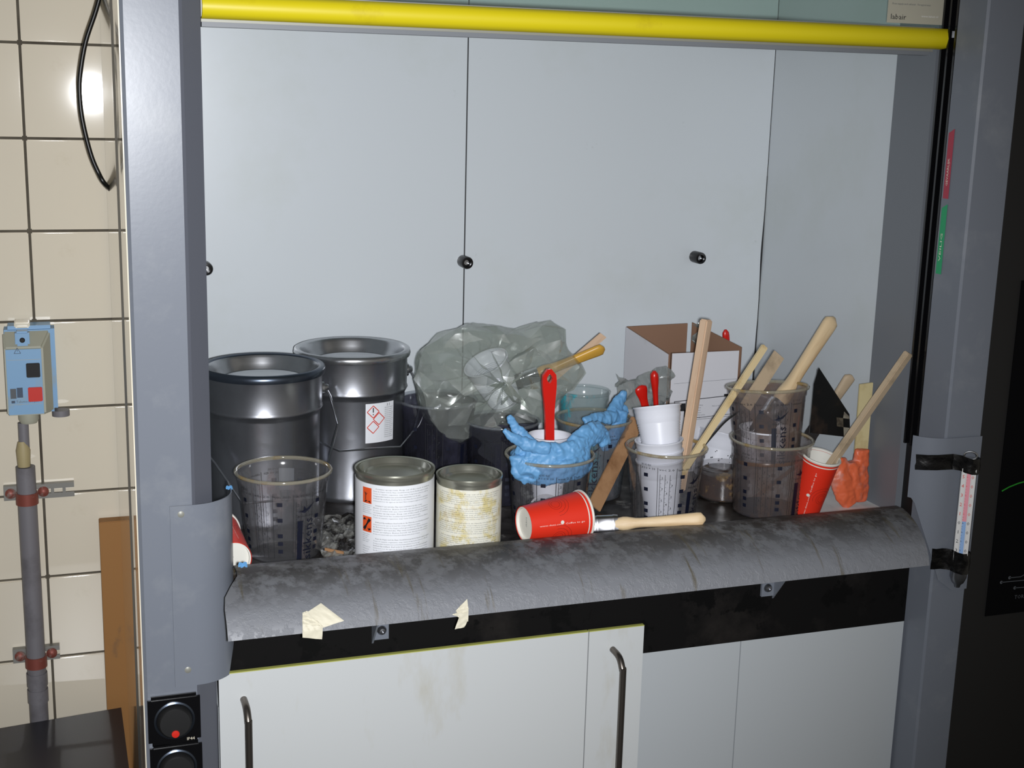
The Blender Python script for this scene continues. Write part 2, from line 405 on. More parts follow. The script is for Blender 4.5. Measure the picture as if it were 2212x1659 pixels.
# lining
zt = TOPZ-.05
s1 = onY(1006, 400, YB).x; XS = 1.3165
Hb('back_panel', (.232, YB, .30), (s1-.0012, YB+.012, zt), M['panel'])
Hb('back_panel', (s1+.0012, YB, .30), (XS-.0012, YB+.012, zt), M['panel'])
Hb('panel_seam', (s1-.0012, YB+.002, .3), (s1+.0012, YB+.012, zt), M['seam'])
Hb('panel_seam', (XS-.0012, YB+.002, .3), (XS+.002, YB+.012, zt), M['seam'])
Hb('side_panel', (XS, .1990, .30), (XS+.012, YB, zt), M['panel'])
Hb('side_panel', (.228, .1990, .30), (.24-.0005, YB, zt), M['panel'])
Hb('top_panel', (.22, .2, zt), (XS+.03, YB+.012, zt+.012), M['panel'])
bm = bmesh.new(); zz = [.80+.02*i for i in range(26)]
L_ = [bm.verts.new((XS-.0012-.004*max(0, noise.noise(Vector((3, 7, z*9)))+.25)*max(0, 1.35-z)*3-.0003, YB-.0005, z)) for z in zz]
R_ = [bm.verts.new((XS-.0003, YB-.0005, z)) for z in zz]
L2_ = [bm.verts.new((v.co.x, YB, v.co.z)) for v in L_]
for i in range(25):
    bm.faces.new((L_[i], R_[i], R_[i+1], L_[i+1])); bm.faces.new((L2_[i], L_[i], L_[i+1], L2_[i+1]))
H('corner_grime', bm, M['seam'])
# rod sockets on the back panel
for q in ((445, 580), (1007, 567), (1510, 557)):
    P = onY(q[0], q[1], YB-.018)
    bm = bmesh.new()
    Mx = Matrix.Translation((P.x, YB-.0002, P.z)) @ Matrix.Rotation(PI/2, 4, 'X')
    lathe(bm, [(0, 0), (.0105, 0), (.0105, .024), (.0095, .0265), (.0062, .0268), (.0058, .018), (0, .018)], 24, M_=Mx); fixn(bm)
    so = H('rod_socket', bm, M['gloss_black'], True)
    bm = bmesh.new(); lathe(bm, [(0, .0181), (.0042, .0181), (.0042, .0195), (.0018, .0195), (.0018, .0185), (0, .0185)], 16, M_=Mx); fixn(bm)
    i_ = H('socket_screw', bm, M['steel'], True, parent=so)
# worktop, apron, sill
Hb('worktop', (.24, .036, WT-.03), (XS-.001, YB-.001, WT), M['worktop'], .0)
Hb('apron', (.268, .045, .66), (1.300, .057, WT-.031), M['apron'])
prof = [(-.110, .8135), (-.106, .8225), (-.098, .8325), (-.086, .842), (-.070, .850), (-.050, .856), (-.028, .8595), (-.006, .860), (.014, .857), (.027, .850), (.033, .838), (.034, .8105)]
XA, XB = .2605, 1.214
def sillx(y, side):   # ends follow the curved side guards
    return (XA + .024*max(0, min(1, (y+.075)/.05))) if side == 0 else (XB + .03*max(0, min(1, (y+.11)/.12)))
nx = 60
grid = [[(sillx(y, 0)+(sillx(y, 1)-sillx(y, 0))*i/nx, y, z) for (y, z) in [tuple(p) for p in prof]] for i in range(nx+1)]
bm = bmesh.new(); sheet(bm, grid, .0018)
sm = bpy.data.materials.new('sill_paint'); sm.use_nodes = True
nt = sm.node_tree; b = nt.nodes['Principled BSDF']; b.inputs['Roughness'].default_value = .42
tc = N(nt, 'ShaderNodeTexCoord'); sep = N(nt, 'ShaderNodeSeparateXYZ'); nt.links.new(tc.outputs['Object'], sep.inputs[0])
def nz_(scale, st, lo, hi, seed, det=7):
    mp = N(nt, 'ShaderNodeMapping'); mp.inputs['Scale'].default_value = st; mp.inputs['Location'].default_value = (seed, seed, seed)
    nt.links.new(tc.outputs['Object'], mp.inputs[0]); n_ = N(nt, 'ShaderNodeTexNoise'); n_.inputs['Scale'].default_value = scale
    n_.inputs['Detail'].default_value = det; n_.inputs['Roughness'].default_value = .7; nt.links.new(mp.outputs[0], n_.inputs['Vector'])
    r_ = N(nt, 'ShaderNodeMapRange'); r_.inputs[1].default_value = lo; r_.inputs[2].default_value = hi; nt.links.new(n_.outputs[0], r_.inputs[0])
    return r_.outputs[0], n_.outputs[0]
def mth(op, a, b_):
    n_ = N(nt, 'ShaderNodeMath', operation=op); n_.use_clamp = True
    for i, q in enumerate((a, b_)):
        if isinstance(q, (int, float)): n_.inputs[i].default_value = q
        else: nt.links.new(q, n_.inputs[i])
    return n_.outputs[0]
def mixc(fac, A, Bc):
    n_ = N(nt, 'ShaderNodeMix', data_type='RGBA'); nt.links.new(fac, n_.inputs[0])
    if isinstance(A, str): n_.inputs[6].default_value = lin(A)
    else: nt.links.new(A, n_.inputs[6])
    n_.inputs[7].default_value = lin(Bc); return n_.outputs[2]
top = N(nt, 'ShaderNodeMapRange'); top.inputs[1].default_value = -.095; top.inputs[2].default_value = -.015; nt.links.new(sep.outputs[1], top.inputs[0])
d1, _ = nz_(9, (1, 1, 1), .28, .56, 2.0); d3, _ = nz_(52, (1, .7, 1), .44, .56, 9.0); dr, _ = nz_(62, (1, .08, .1), .60, .70, 4.4, 3); wh, _ = nz_(31, (1, .12, .1), .66, .72, 12.4, 4)
d1b = mth('MULTIPLY', d1, top.outputs[0]); d3b = mth('MULTIPLY', d3, top.outputs[0])
c = mixc(d1b, '76787d', '48443f'); c = mixc(d3b, c, '231c17')
drb = mth('MULTIPLY', dr, .7); c = mixc(drb, c, '4f4526'); whb = mth('MULTIPLY', wh, .5); c = mixc(whb, c, 'c3bfae')
nt.links.new(c, b.inputs['Base Color'])
bp = N(nt, 'ShaderNodeBump'); bp.inputs['Strength'].default_value = .5; bp.inputs['Distance'].default_value = .001; nt.links.new(d3, bp.inputs['Height']); nt.links.new(bp.outputs[0], b.inputs['Normal'])
sill = H('airfoil_sill', bm, sm, True, label='curved grey front sill stained with brown drips')
# brackets under the sill
for bx, sgn in ((onY(822, 1350, .0).x, 1), (onY(1706, 1270, .0).x, -1)):
    bm = bmesh.new()
    box(bm, (bx-.0012, -.045, .785), (bx+.0012, .0435, .848))
    bm.verts.ensure_lookup_table()
    for v in bm.verts:
        if v.co.y < 0 and v.co.z < .82: v.co.z = .835
        if v.co.y > 0 and v.co.z < .82: v.co.z = .7225
    x0, x1 = (bx, bx+.021) if sgn > 0 else (bx-.021, bx)
    box(bm, (x0, .0405, .728), (x1, .0445, .753))
    br = H('sill_bracket', bm, M['column'])
    bm = bmesh.new(); xm = (x0+x1)/2+.001*sgn
    lathe(bm, [(0, 0), (.0065, 0), (.006, .002), (.004, .005), (.0018, .0055), (.0018, .003), (0, .003)], 18, M_=Matrix.Translation((xm, .040, .741)) @ Matrix.Rotation(PI/2, 4, 'X')); fixn(bm)
    H('screw', bm, M['steel_d'], True, parent=br)
# curved side guards
def guard(path, ztop, zlow, rivets, th):
    grid = []
    L = [0]
    for a, b_ in zip(path, path[1:]): L.append(L[-1]+math.dist(a, b_))
    for i, (x, y) in enumerate(path):
        s = L[i]/L[-1]; zl = zlow(s)
        grid.append([(x, y, zl+(ztop-zl)*j/8) for j in range(9)])
    bm = bmesh.new(); sheet(bm, grid, th); o = H('side_guard', bm, M['column'], True)
    for (x, z) in rivets:
        bm = bmesh.new(); lathe(bm, [(0, .0026), (.0035, .0022), (.0056, .0006), (.0056, 0), (0, 0)], 18, M_=Matrix.Translation((x, -.0042, z)) @ Matrix.Rotation(PI/2, 4, 'X')); fixn(bm)
        H('rivet', bm, M['alu'], True, parent=o)
    return o
def arc(cx_, cy_, r, a0, a1, n=10): return [(cx_+r*math.cos(a0+(a1-a0)*i/n), cy_+r*math.sin(a0+(a1-a0)*i/n)) for i in range(n+1)]
zgl = .947
pl = [(.2085, -.0045), (.222, -.0045), (.236, -.0045)] + arc(.236, .0455, .050, -PI/2, -.05, 12) + [(.2865, .060), (.287, .085)]
guard(pl, zgl, lambda s: .716 if s < .5 else .716+(.792-.716)*min(1, max(0, (s-.5)/.3))**.7, [(onY(390, 1108, 0).x, onY(390, 1108, 0).z), (onY(405, 1443, 0).x, onY(405, 1443, 0).z)], .0015)
pr_ = [(1.367, -.0045), (1.34, -.0045), (1.314, -.0045)] + arc(1.314, .0455, .050, -PI/2, -PI+.45, 10)
zlr = onY(2050, 1272, 0).z
guard(pr_, .962, lambda s: zlr if s < .42 else zlr+(.868-zlr)*min(1, (s-.42)/.5), [], -.0015)

# sash (slides on its own): glass, yellow rail, seal, sticker
PA = onY(436, 22, .10); PB = onY(2052, 88, .10)
zc = onY(1200, 55, .1).z
sash = thing('sash', 'raised glass sash with a yellow grab rail along its lower edge', 'sash', (.80, .10, zc))
def Sx(name, bm, mt, smooth=False, label=None, mats=None):
    o = link(name, bm, mt, sash, smooth, mats); o.matrix_parent_inverse = Matrix.Translation(-Vector(sash.location)); 
    if label: o['label'] = label
    return o
xr0, xr1 = .2695, 1.323
zb = 1.5115; ztp = 1.5405
pf = [(.094, ztp), (.086, ztp-.001), (.079, ztp-.006), (.0765, (zb+ztp)/2), (.079, zb+.006), (.086, zb+.001), (.094, zb)]
grid = []
for i in range(41):
    x = xr0+(xr1-xr0)*i/40; t = max(0, (x-(xr1-.016))/.016); k = math.sqrt(max(0, 1-t*t)) if t < 1 else 0
    grid.append([(x, .094-(.094-y)*(.25+.75*k), ztp-(ztp-z)*(.35+.65*k)) for y, z in pf])
for x in (.996, .99): pass
bm = bmesh.new(); n_ = len(pf)
xs = [xr0+(xr1-.018-xr0)*i/30 for i in range(31)] + [xr1-.018+.018*math.sin(PI/2*i/6) for i in range(1, 7)]
grid = []
for x in xs:
    t = max(0, (x-(xr1-.018))/.018); k = math.sqrt(max(0, 1-min(1, t)**2))
    grid.append([(x, .094-(.094-y)*(.3+.7*k), ztp-(ztp-z)*(.3+.7*k)) for y, z in pf])
sheet(bm, grid, .002)
Sx('grab_rail', bm, M['yellow'], True)
bm = bmesh.new(); box(bm, (xr0, .0945, zb-.0035), (xr1-.03, .106, ztp+.001)); Sx('seal_strip', bm, M['alu'])
bm = bmesh.new(); box(bm, (xr0, .088, zb-.009), (xr1-.04, .106, zb-.0035)); Sx('lower_seal', bm, M['post'])
bm = bmesh.new(); box(bm, (xr0-.003, .0975, ztp+.0012), (1.3155, .1025, 2.1)); Sx('glass_pane', bm, M['glass'])
bm = bmesh.new(); box(bm, (xr1-.012, .0715, ztp-.013), (xr1+.001, .078, ztp-.004)); box(bm, (xr1+.0015, .0715, ztp-.0115), (xr1+.0125, .0745, ztp-.0035)); Sx('clear_end_clip', bm, M['steel'])
# paper notice on the glass
nA = onY(1915, 47, .0972); nB = onY(2041, 56, .0972)
pr1 = Print(); Wn = nB.x-nA.x; Hn = .11
bm = bmesh.new(); box(bm, (nA.x, .0962, nA.z-.001), (nB.x, .0970, nA.z+Hn), 0); nt_ = Sx('paper_notice', bm, mat('notice_paper', 'aeaa9a', .5), label='pale notice stuck on the glass')
pr1.text('labair', .005, .004, .0105, 0, width=.026)
for k, (u0, u1, v) in enumerate([(.006, .045, .024), (.006, .04, .034), (.048, .07, .024), (.048, .068, .036), (.006, .05, .044), (.006, .036, .054), (.045, .075, .056)]):
    pr1.text('Flow supply and exhaust', u0, v, .0035, 1, width=u1-u0)
pr1.text('www.labair.nl', .056, .0085, .004, 2, width=.028)
o = pr1.build('lettering', lambda u, v: (nA.x+u, .0959, nA.z+v), [M['ink'], M['ink_g'], M['white_card']], sash)
o.matrix_parent_inverse = Matrix.Translation(-Vector(sash.location))
# red / green height stickers beside the track
def sticker(label, mt, q0, q1, txt):
    A = onY(q0[0], q0[1], .0); B_ = onY(q1[0], q1[1], 0)
    zA, zB = onX(q0[0], q0[1], 1.3055).z, onX(q1[0], q1[1], 1.3055).z
    y0, y1 = .043, .0545
    t = thing('height_sticker', label, 'sticker', (1.3045, (y0+y1)/2, zB))
    bm = bmesh.new(); prism(bm, [(y0, 0), (y1, 0), (y1, (zA-zB)*.94), (y0, zA-zB)], 0, -.0009, -.0002); fixn(bm)
    link('backing', bm, mt, t)
    for o in t.children: o.location.y = -(y0+y1)/2
    p = Print(); p.text(txt, .0, 0, .006, 0, rot=PI/2, width=(zA-zB)*.4)
    p.build('lettering', lambda u, v: (-.0011, -u-.002, v+(zA-zB)*.18), [M['trim']], t)
sticker('narrow red warning sticker beside the black sash track', M['maroon'], (2048, 278), (2037, 428), 'GEVAARLIJK')
sticker('narrow green safe height sticker below the red one', M['green'], (2036, 440), (2022, 590), 'VEILIG')

# cabinet under the hood
cab = thing('base_cabinet', 'white base cabinet with steel bar handles under the hood', 'cabinet', (.78, .3, 0))
def Cb(name, lo, hi, mt, bev=0, parent=None):
    bm = bmesh.new(); box(bm, lo, hi, bev); o = link(name, bm, mt, None); p = parent or cab; o.parent = p
    if p is cab: o.matrix_parent_inverse = Matrix.Translation(-Vector(cab.location))
    return o
YC = .028
zl = onY(700, 1432, YC).z; zl2 = onY(1330, 1361, YC).z
x1 = onY(1271, 1400, YC).x; x2 = onY(1391, 1380, YC).x; x3 = onY(1597, 1400, .05).x
Cb('carcass', (.2665, .062, .05), (1.3040, .55, .650), M['cab2'])
dl = Cb('door', (.2645, YC, .08), (x1-.001, YC+.006, zl), M['cab'])
dm = Cb('door', (x1+.001, YC+.001, .08), (x2, YC+.007, zl2+.001), M['cab2'] if 0 else M['cab'])
z3 = onY(1500, 1340, .046).z; z4 = onY(1780, 1306, .046).z
Cb('door', (x2+.001, .047, .08), (x3-.0006, .0600, (z3+z4)/2), M['cab2'])
Cb('door', (x3+.0006, .0465, .08), (1.3005, .0600, (z3+z4)/2), M['cab2'])
for (a, b_, y, z, p) in ((.2645, x1-.001, YC, zl, dl), (x1+.001, x2, YC+.001, zl2+.001, dm)):
    Cb('edge_band', (a, y-.0002, z), (b_, y+.006, z+.0012), M['edge'], parent=p)
Cb('edge_band', (x2+.001, .0465, (z3+z4)/2), (1.3005, .0500, (z3+z4)/2+.001), M['edge'])
def bar_handle(px, py, parent, dx):
    P = onY(px, py, YC-.036); xh = P.x; zt_ = P.z
    pts = [(xh-dx, YC, zt_+.016*.3), (xh-dx*.3, YC-.022, zt_+.002), (xh, YC-.034, zt_-.012), (xh, YC-.036, zt_-.024), (xh, YC-.036, zt_-.2), (xh, YC-.034, zt_-.215), (xh, YC-.02, zt_-.225), (xh, YC, zt_-.228)]
    bm = bmesh.new(); tube(bm, smoothpath(pts, 4), .0046, 12); o = link('handle', bm, M['handle'], parent, True)
bar_handle(537, 1545, dl, .001); bar_handle(1347, 1432, dm, .001)

# dark apparatus cabinet and poster on the right
dc = thing('dark_cabinet', 'dark grey cabinet at the right edge behind the fume hood column', 'cabinet', (1.85, .3, 0))
bm = bmesh.new(); box(bm, (1.3745-1.85, .06-.3, 0), (.75, .4, 2.2)); link('body', bm, M['darkcab'], dc)
pA = onY(2127, 1331, .058); pT = onY(2199, 606, .058)
ps = thing('poster', 'black poster with green and white circuit lines at right edge', 'poster', (pA.x, .058, pA.z))
hT = pT.z-pA.z
bm = bmesh.new(); box(bm, (0, -.0015, 0), (.45, 0, hT)); link('sheet', bm, M['poster'], ps)
p = Print()
def U(x, y): P = onY(x, y, .056); return (P.x-pA.x, P.z-pA.z)
for seg, mi in (([(2164, 1061), (2180, 1052), (2200, 1044), (2230, 1036), (2290, 1022)], 0), ([(2181, 1248), (2205, 1246), (2215, 1240), (2300, 1230)], 1), ([(2163, 1258), (2215, 1253), (2300, 1244)], 1), ([(2192, 1270), (2300, 1262)], 1)):
    pts = [U(*q) for q in seg]
    if mi == 0:
        pg = Print()
        for a, b_ in zip(pts, pts[1:]): pg.line(a, b_, .0022, 0)
        pg.build('green_line', lambda u, v: (u, -.002, v), [M['neon']], ps)
    else:
        for a, b_ in zip(pts, pts[1:]): p.line(a, b_, .0012, mi)
    if mi:
        a = pts[0]
        p2 = p; p.poly([(a[0]+.0028*math.cos(k*PI/4), a[1]+.0028*math.sin(k*PI/4)) for k in range(8)], 1)
t0 = U(2191, 1294); p.text('TOR', t0[0], t0[1], .009, 1)
p.build('lettering', lambda u, v: (u, -.002, v), [M['neon'], M['ink_g']], ps)

# thermometer taped to the right guard
TX, TY = onY(2082, 1110, -.016).x, -.0175
zt0, zt1 = onY(2068, 1215, -.016).z, onY(2098, 1000, -.016).z
th = thing('thermometer', 'glass thermometer with red and blue scale taped beside the hood', 'thermometer', (TX, TY, zt0), (0, 0, math.radians(-36)))
Ht = zt1-zt0
bm = bmesh.new(); lathe(bm, [(0, -.02), (.0105, -.018), (.0115, -.01), (.0115, Ht), (.009, Ht+.008), (0, Ht+.01)], 20); fixn(bm); link('glass_tube', bm, M['glasstube'], th, True)
bm = bmesh.new(); lathe(bm, [(0, -.038), (.004, -.038), (.005, -.034), (.009, -.030), (.0122, -.022), (.0122, -.006), (0, -.006)], 20); fixn(bm); link('metal_cap', bm, M['steel_d'], th, True)
bm = bmesh.new(); tube(bm, [(.009*math.cos(a), -.002, Ht+.012+.006*math.sin(a)) for a in [i*PI/8 for i in range(17)]], .0016, 8); link('hanging_loop', bm, M['steel'], th, True)
p = Print(); hs = Ht-.006
wS = .0098
p.rect(-wS, .004, wS, hs, 0)
zm = hs*.46
p.rect(-.0028, .004, .0028, zm, 1); p.rect(-.0028, zm, .0028, hs, 2); p.top()
for k in range(10):
    v = .006+k*(hs-.012)/9.6; t = abs(k-4)
    mi = 3 if k <= 4 else 4
    p.text(str(t), -.0088, v, .0075, mi); p.text('0', .0038, v, .0075, mi)
    p.rect(-.0028, v+.0022, -.0008, v+.0028, mi)
    for s_ in (.25, .5, .75): p.rect(-.0028, v+s_*(hs/9.6), -.0016, v+s_*(hs/9.6)+.0004, mi)
for q in range(len(p.V)): pass
p.build('scale_card', lambda u, v: (u, -.0121+.0+ (u*u)*18, v), [M['white_card'], mat('scale_blue', '8fb2e0', .4), mat('scale_red', 'e79aa6', .4), M['navy'], M['red_print']], th)
bm = bmesh.new(); box(bm, (-.0098, .002, 0), (.0098, .004, hs)); link('scale_back', bm, M['white_card'], th)
def tape(label, zc_, px0, pts, hgt):
    """black tape wrapped round the tube on to the guard"""
    o = thing('black_tape', label, 'tape', (TX, TY, zc_))
    grid = []
    for i, (x, y) in enumerate(pts):
        j0 = rnd.uniform(-.002, .002) if i in (0,) else 0
        grid.append([(x, y+.0012*math.sin(i*1.7+j*2.1), -hgt/2+hgt*j/4+j0+.002*math.sin(i*.6)) for j in range(5)])
    bm = bmesh.new(); sheet(bm, grid, -.0012); link('strip', bm, M['tape'], o, True)
hx0 = onY(1985, 1000, -.0).x-TX
tape('black tape strip holding the upper end of the thermometer', onY(2090, 1008, -.03).z, 0,
     [(hx0+.002, .028), (hx0+.012, .0165), (hx0+.026, .0110), (-.022, .0095), (-.014, .001), (-.0125, -.008), (-.006, -.0142), (.004, -.0142), (.0125, -.008), (.014, .004), (.0185, .010)], .023)
tape('black tape lump around the lower end of the thermometer', onY(2070, 1218, -.03).z, 0,
     [(-.041, .0115), (-.036, .0100), (-.026, .0092), (-.020, .006), (-.0145, .001), (-.013, -.008), (-.006, -.0145), (.004, -.0145), (.0125, -.008), (.014, .004), (.017, .010)], .032)

# black rotary sockets on the left column
def rsocket(px, py, label, red):
    P = onY(px, py, 0)
    t = thing('rotary_switch', label, 'switch', (P.x, -.0003, P.z))
    bm = bmesh.new(); s = .0315; 
    box(bm, (-s, -.006, -s-.001), (s, 0, s+.001), .0045); link('frame', bm, M['gloss_black'], t, True)
    bm = bmesh.new(); Rm = Matrix.Translation((0, -.006, 0)) @ Matrix.Rotation(PI/2, 4, 'X')
    lathe(bm, [(.0245, 0), (.0245, .0012), (.0225, .0022), (.0215, .0012), (.0215, 0)], 40, M_=Rm); fixn(bm); link('ring', bm, M['ring'], t, True)
    bm = bmesh.new(); lathe(bm, [(.021, 0), (.020, .008), (.018, .010), (0, .0105)], 40, M_=Rm); fixn(bm); link('dial', bm, M['black'], t, True)
    if red:
        bm = bmesh.new(); lathe(bm, [(0, .0118), (.0045, .0112), (.005, .0098), (0, .0098)], 16, M_=Matrix.Translation((0, -.006, -.0135)) @ Matrix.Rotation(PI/2, 4, 'X')); fixn(bm); link('red_marker', bm, M['redcap'], t, True)
        p = Print(); p.text('IP44', .014, -.0285, .0055, 0); p.build('lettering', lambda u, v: (u, -.0064, v), [M['ink_g'] if 0 else M['trim']], t)
rsocket(376, 1551, 'upper black rotary switch with red dot on the grey column', True)
rsocket(381, 1653, 'lower black rotary switch cut off by the bottom edge', False)

# =================================================================== LEFT WALL THINGS
# motor switch box
P0 = onY(58, 880, YW-.075)
xa, xb = onY(14, 900, .685).x, onY(110, 900, .685).x; za, zb_ = onY(60, 902, .685).z, onY(60, 722, .685).z
Wb, Hb_ = xb-xa, zb_-za
sb = thing('motor_switch', 'light blue wall switch box with black and red buttons', 'switch', (xa, YW-.001, za))
bm = bmesh.new(); box(bm, (.002, -.045, 0), (Wb+.012, 0, Hb_+.008), .006); link('back_box', bm, M['blue_pl'], sb, True)
bm = bmesh.new(); vs = box(bm, (0, -.075, .002), (Wb+.006, -.044, Hb_+.002))
for v in bm.verts:
    if v.co.y < -.06:
        v.co.x = .002 if v.co.x < .03 else Wb-.008
        v.co.z = .004 if v.co.z < .05 else Hb_-.022
bmesh.ops.bevel(bm, geom=bm.edges[:], offset=.003, segments=2, affect='EDGES'); link('cover', bm, M['beige_pl'], sb, True)
bm = bmesh.new(); box(bm, (.004, -.0765, .006), (Wb-.010, -.0748, Hb_-.024)); link('front_plate', bm, M['blue_pl'], sb)
bm = bmesh.new(); box(bm, (Wb-.034, -.081, Hb_*.49), (Wb-.013, -.0765, Hb_*.66), .001); link('black_button', bm, M['black'], sb)
bm = bmesh.new(); box(bm, (Wb-.033, -.081, Hb_*.20), (Wb-.011, -.0765, Hb_*.37), .001); link('red_button', bm, M['redcap'], sb)
p = Print(); pq = p; p.rect(.008, Hb_*.24, .017, Hb_*.36, 0); p.rect(.018, Hb_*.25, .027, Hb_*.37, 1); p.rect(.009, Hb_*.185, .0145, Hb_*.215, 1)
pm = p; p = Print(); p.text('Telemecanique', .016, Hb_*.188, .0055, 0, width=.034)
pm.rect(.006, Hb_*.165, Wb-.012, Hb_*.169, 2); pm.rect(.006, Hb_*.70, Wb-.012, Hb_*.704, 2)
pm.build('printed_panel', lambda u, v: (u, -.0769, v), [M['ink_g'], mat('slate_print', '3a4a60', .5), M['beige_pl']], sb)
a = (.017, Hb_*.78)
for q in ((0, 0, .010, 0), (.010, 0, .005, .009), (.005, .009, 0, 0), (.005, .003, .005, .006)): p.line((a[0]+q[0], a[1]+q[1]), (a[0]+q[2], a[1]+q[3]), .0008, 1)
p.build('lettering', lambda u, v: (u, -.0769, v), [M['ink_g'], mat('slate_print', '3a4a60', .5), M['beige_pl']], sb)
bm = bmesh.new(); Rm = Matrix.Translation((Wb*.45, -.070, Hb_-.010))
box(bm, (Wb*.45-.011, -.082, Hb_-.018), (Wb*.45+.011, -.06, Hb_+.006), .003); link('hasp', bm, M['blue_pl'], sb, True)
bm = bmesh.new(); lathe(bm, [(.0025, 0), (.0042, .001), (.0042, 0)], 14, M_=Matrix.Translation((Wb*.45, -.082, Hb_-.008)) @ Matrix.Rotation(PI/2, 4, 'X')); lathe(bm, [(0, .0003), (.003, .0003)], 14, M_=Matrix.Translation((Wb*.45, -.082, Hb_-.008)) @ Matrix.Rotation(PI/2, 4, 'X')); fixn(bm); link('screw', bm, M['black'], sb)
bm = bmesh.new(); lathe(bm, [(0, .0), (.016, .0), (.016, -.012), (.013, -.018), (0, -.018)], 20, M_=Matrix.Translation((.033, -.035, 0))); fixn(bm); link('cable_gland', bm, M['beige_pl'], sb, True)
bm = bmesh.new(); lathe(bm, [(0, .0), (.014, .0), (.014, -.010), (0, -.012)], 20, M_=Matrix.Translation((.084, -.03, 0))); fixn(bm); link('cable_gland', bm, M['grey_pl'], sb, True)
bm = bmesh.new(); box(bm, (Wb*.45-.012, -.05, Hb_+.006), (Wb*.45+.012, -.02, Hb_+.016), .002); link('top_lug', bm, M['trim'], sb, True)
# conduit
zr = za
pc = thing('conduit_pipe', 'grey vertical conduit pipe below the blue switch box', 'pipe', (onY(66, 1200, .73).x, .728, .45))
c0 = onY(51, 930, .73); c1 = onY(55, 1008, .73); c2 = onY(70, 1300, .73); c3 = onY(88, 1560, .73)
bx_ = pc.location
def L3(v): return Vector(v)-bx_
zg = za-.0185
bm = bmesh.new(); tube(bm, [L3((c0.x, .728, zg)), L3((c1.x, .728, c1.z))], .0085, 16); link('cable_sleeve', bm, M['grey_pl'], pc, True)
bm = bmesh.new(); tube(bm, [L3((c1.x-.003, .726, c1.z+.045)), L3((c1.x-.002, .725, c1.z+.03)), L3((c1.x-.002, .725, c1.z+.002))], [.007, .0115, .010], 12); link('tape_wrap', bm, mat('old_tape', 'a89a72', .6), pc, True)
bm = bmesh.new(); tube(bm, [L3((c1.x, .728, c1.z+.001)), L3((c1.x, .728, .2))], .0155, 20); link('pipe', bm, M['grey_pl'], pc, True)
bm = bmesh.new()
for zc_ in (onY(80, 1465, .73).z, onY(82, 1500, .73).z): lathe(bm, [(.0162, -.012), (.0172, -.012), (.0172, .012), (.0162, .012)], 20, closed=True, M_=Matrix.Translation(L3((c1.x, .728, zc_))))
fixn(bm); link('pipe_coupling', bm, M['darkcab'] if 0 else M['grey_pl'], pc, True)
def clamp(px0, px1, py, lab):
    A = onY(px0, py, .745); B_ = onY(px1, py, .745)
    t = thing('clamp_rail', lab, 'rail', (A.x, YW-.001, A.z)); wd = B_.x-A.x
    bm = bmesh.new(); h = .0125
    for v0, v1 in ((-h, -.004), (.004, h)): box(bm, (0, -.012, v0), (wd, -.010, v1))
    n = max(3, int(wd/.017))
    for k in range(n): box(bm, (wd*k/n, -.012, -.0041), (wd*k/n+.005, -.010, .0041))
    for v0 in (-h, h-.002): box(bm, (0, -.0101, v0), (wd, 0, v0+.002))
    link('rail', bm, M['rail'], t)
    xc = c1.x-A.x; yc = .728-(YW-.001)
    bm = bmesh.new(); lathe(bm, [(.0158, -.010), (.0180, -.010), (.0180, .010), (.0158, .010)], 24, closed=True, M_=Matrix.Translation((xc, yc, -.004))); fixn(bm); link('clamp_ring', bm, M['rust'], t, True)
    for s in (-1, 1):
        bm = bmesh.new(); lathe(bm, [(0, .008), (.005, .007), (.009, .003), (.009, 0), (0, 0)], 16, M_=Matrix.Translation((xc+s*.026, -.012, 0)) @ Matrix.Rotation(PI/2, 4, 'X')); fixn(bm); link('clamp_screw', bm, M['rust'], t, True)
clamp(8, 161, 1068, 'upper slotted rail with red rusty clamp around grey pipe')
clamp(28, 130, 1420, 'lower slotted rail with red rusty clamp around grey pipe')
# brown board, trim already built
A = onY(214, 1128, YW-.03); B_ = onY(264, 1127, YW-.03)
bd = thing('wooden_board', 'brown wooden board standing against the tiled wall', 'board', (A.x, YW-.018, .02))
bm = bmesh.new(); box(bm, (0, -.014, 0), (B_.x-A.x+.0, .012, A.z-.02), .0012); link('plank', bm, M['board'], bd)
# dark table
zT = onY(280, 1525, .70).z
Q0 = onZ(-400, 1642, zT); Q1 = onZ(281, 1526, zT); Q2 = onZ(316, 1800, zT)
Q1.x = min(Q1.x, .17)
tb = thing('dark_table', 'dark navy table top beside the column at lower left', 'table', (0, 0, 0))
tb.location = (Q1.x, Q1.y, 0)
d = Vector(tb.location)
bm = bmesh.new(); poly = [(Q0.x-d.x, Q0.y-d.y), (0, 0), (0, -.62), (Q0.x-d.x, -.62)]
prism(bm, poly, 2, zT-.03, zT); fixn(bm); link('tabletop', bm, M['table'], tb)
for x, y in ((-.05, -.07), (-.05, -.57), (-.85, -.57), (-.85, -.25)):
    bm = bmesh.new(); box(bm, (x-.02, y-.02, 0), (x+.02, y+.02, zT-.03)); link('leg', bm, M['darkcab'], tb)
# black cable at upper left
pts = [onY(*q, .60) for q in ((230, -120), (222, -40), (208, 20), (185, 90), (173, 160), (172, 205), (178, 260), (195, 330), (212, 372), (229, 400))]
bm = bmesh.new(); tube(bm, smoothpath([p_ - pts[0] for p_ in pts] + [Vector((.204, .66, pts[-1].z-.03))-pts[0]], 5), .0036, 10)
cb = link('power_cable', bm, M['cable'], None, True); cb.location = pts[0]; tag(cb, 'black cable hanging in a bow in front of the tiles', 'cable')

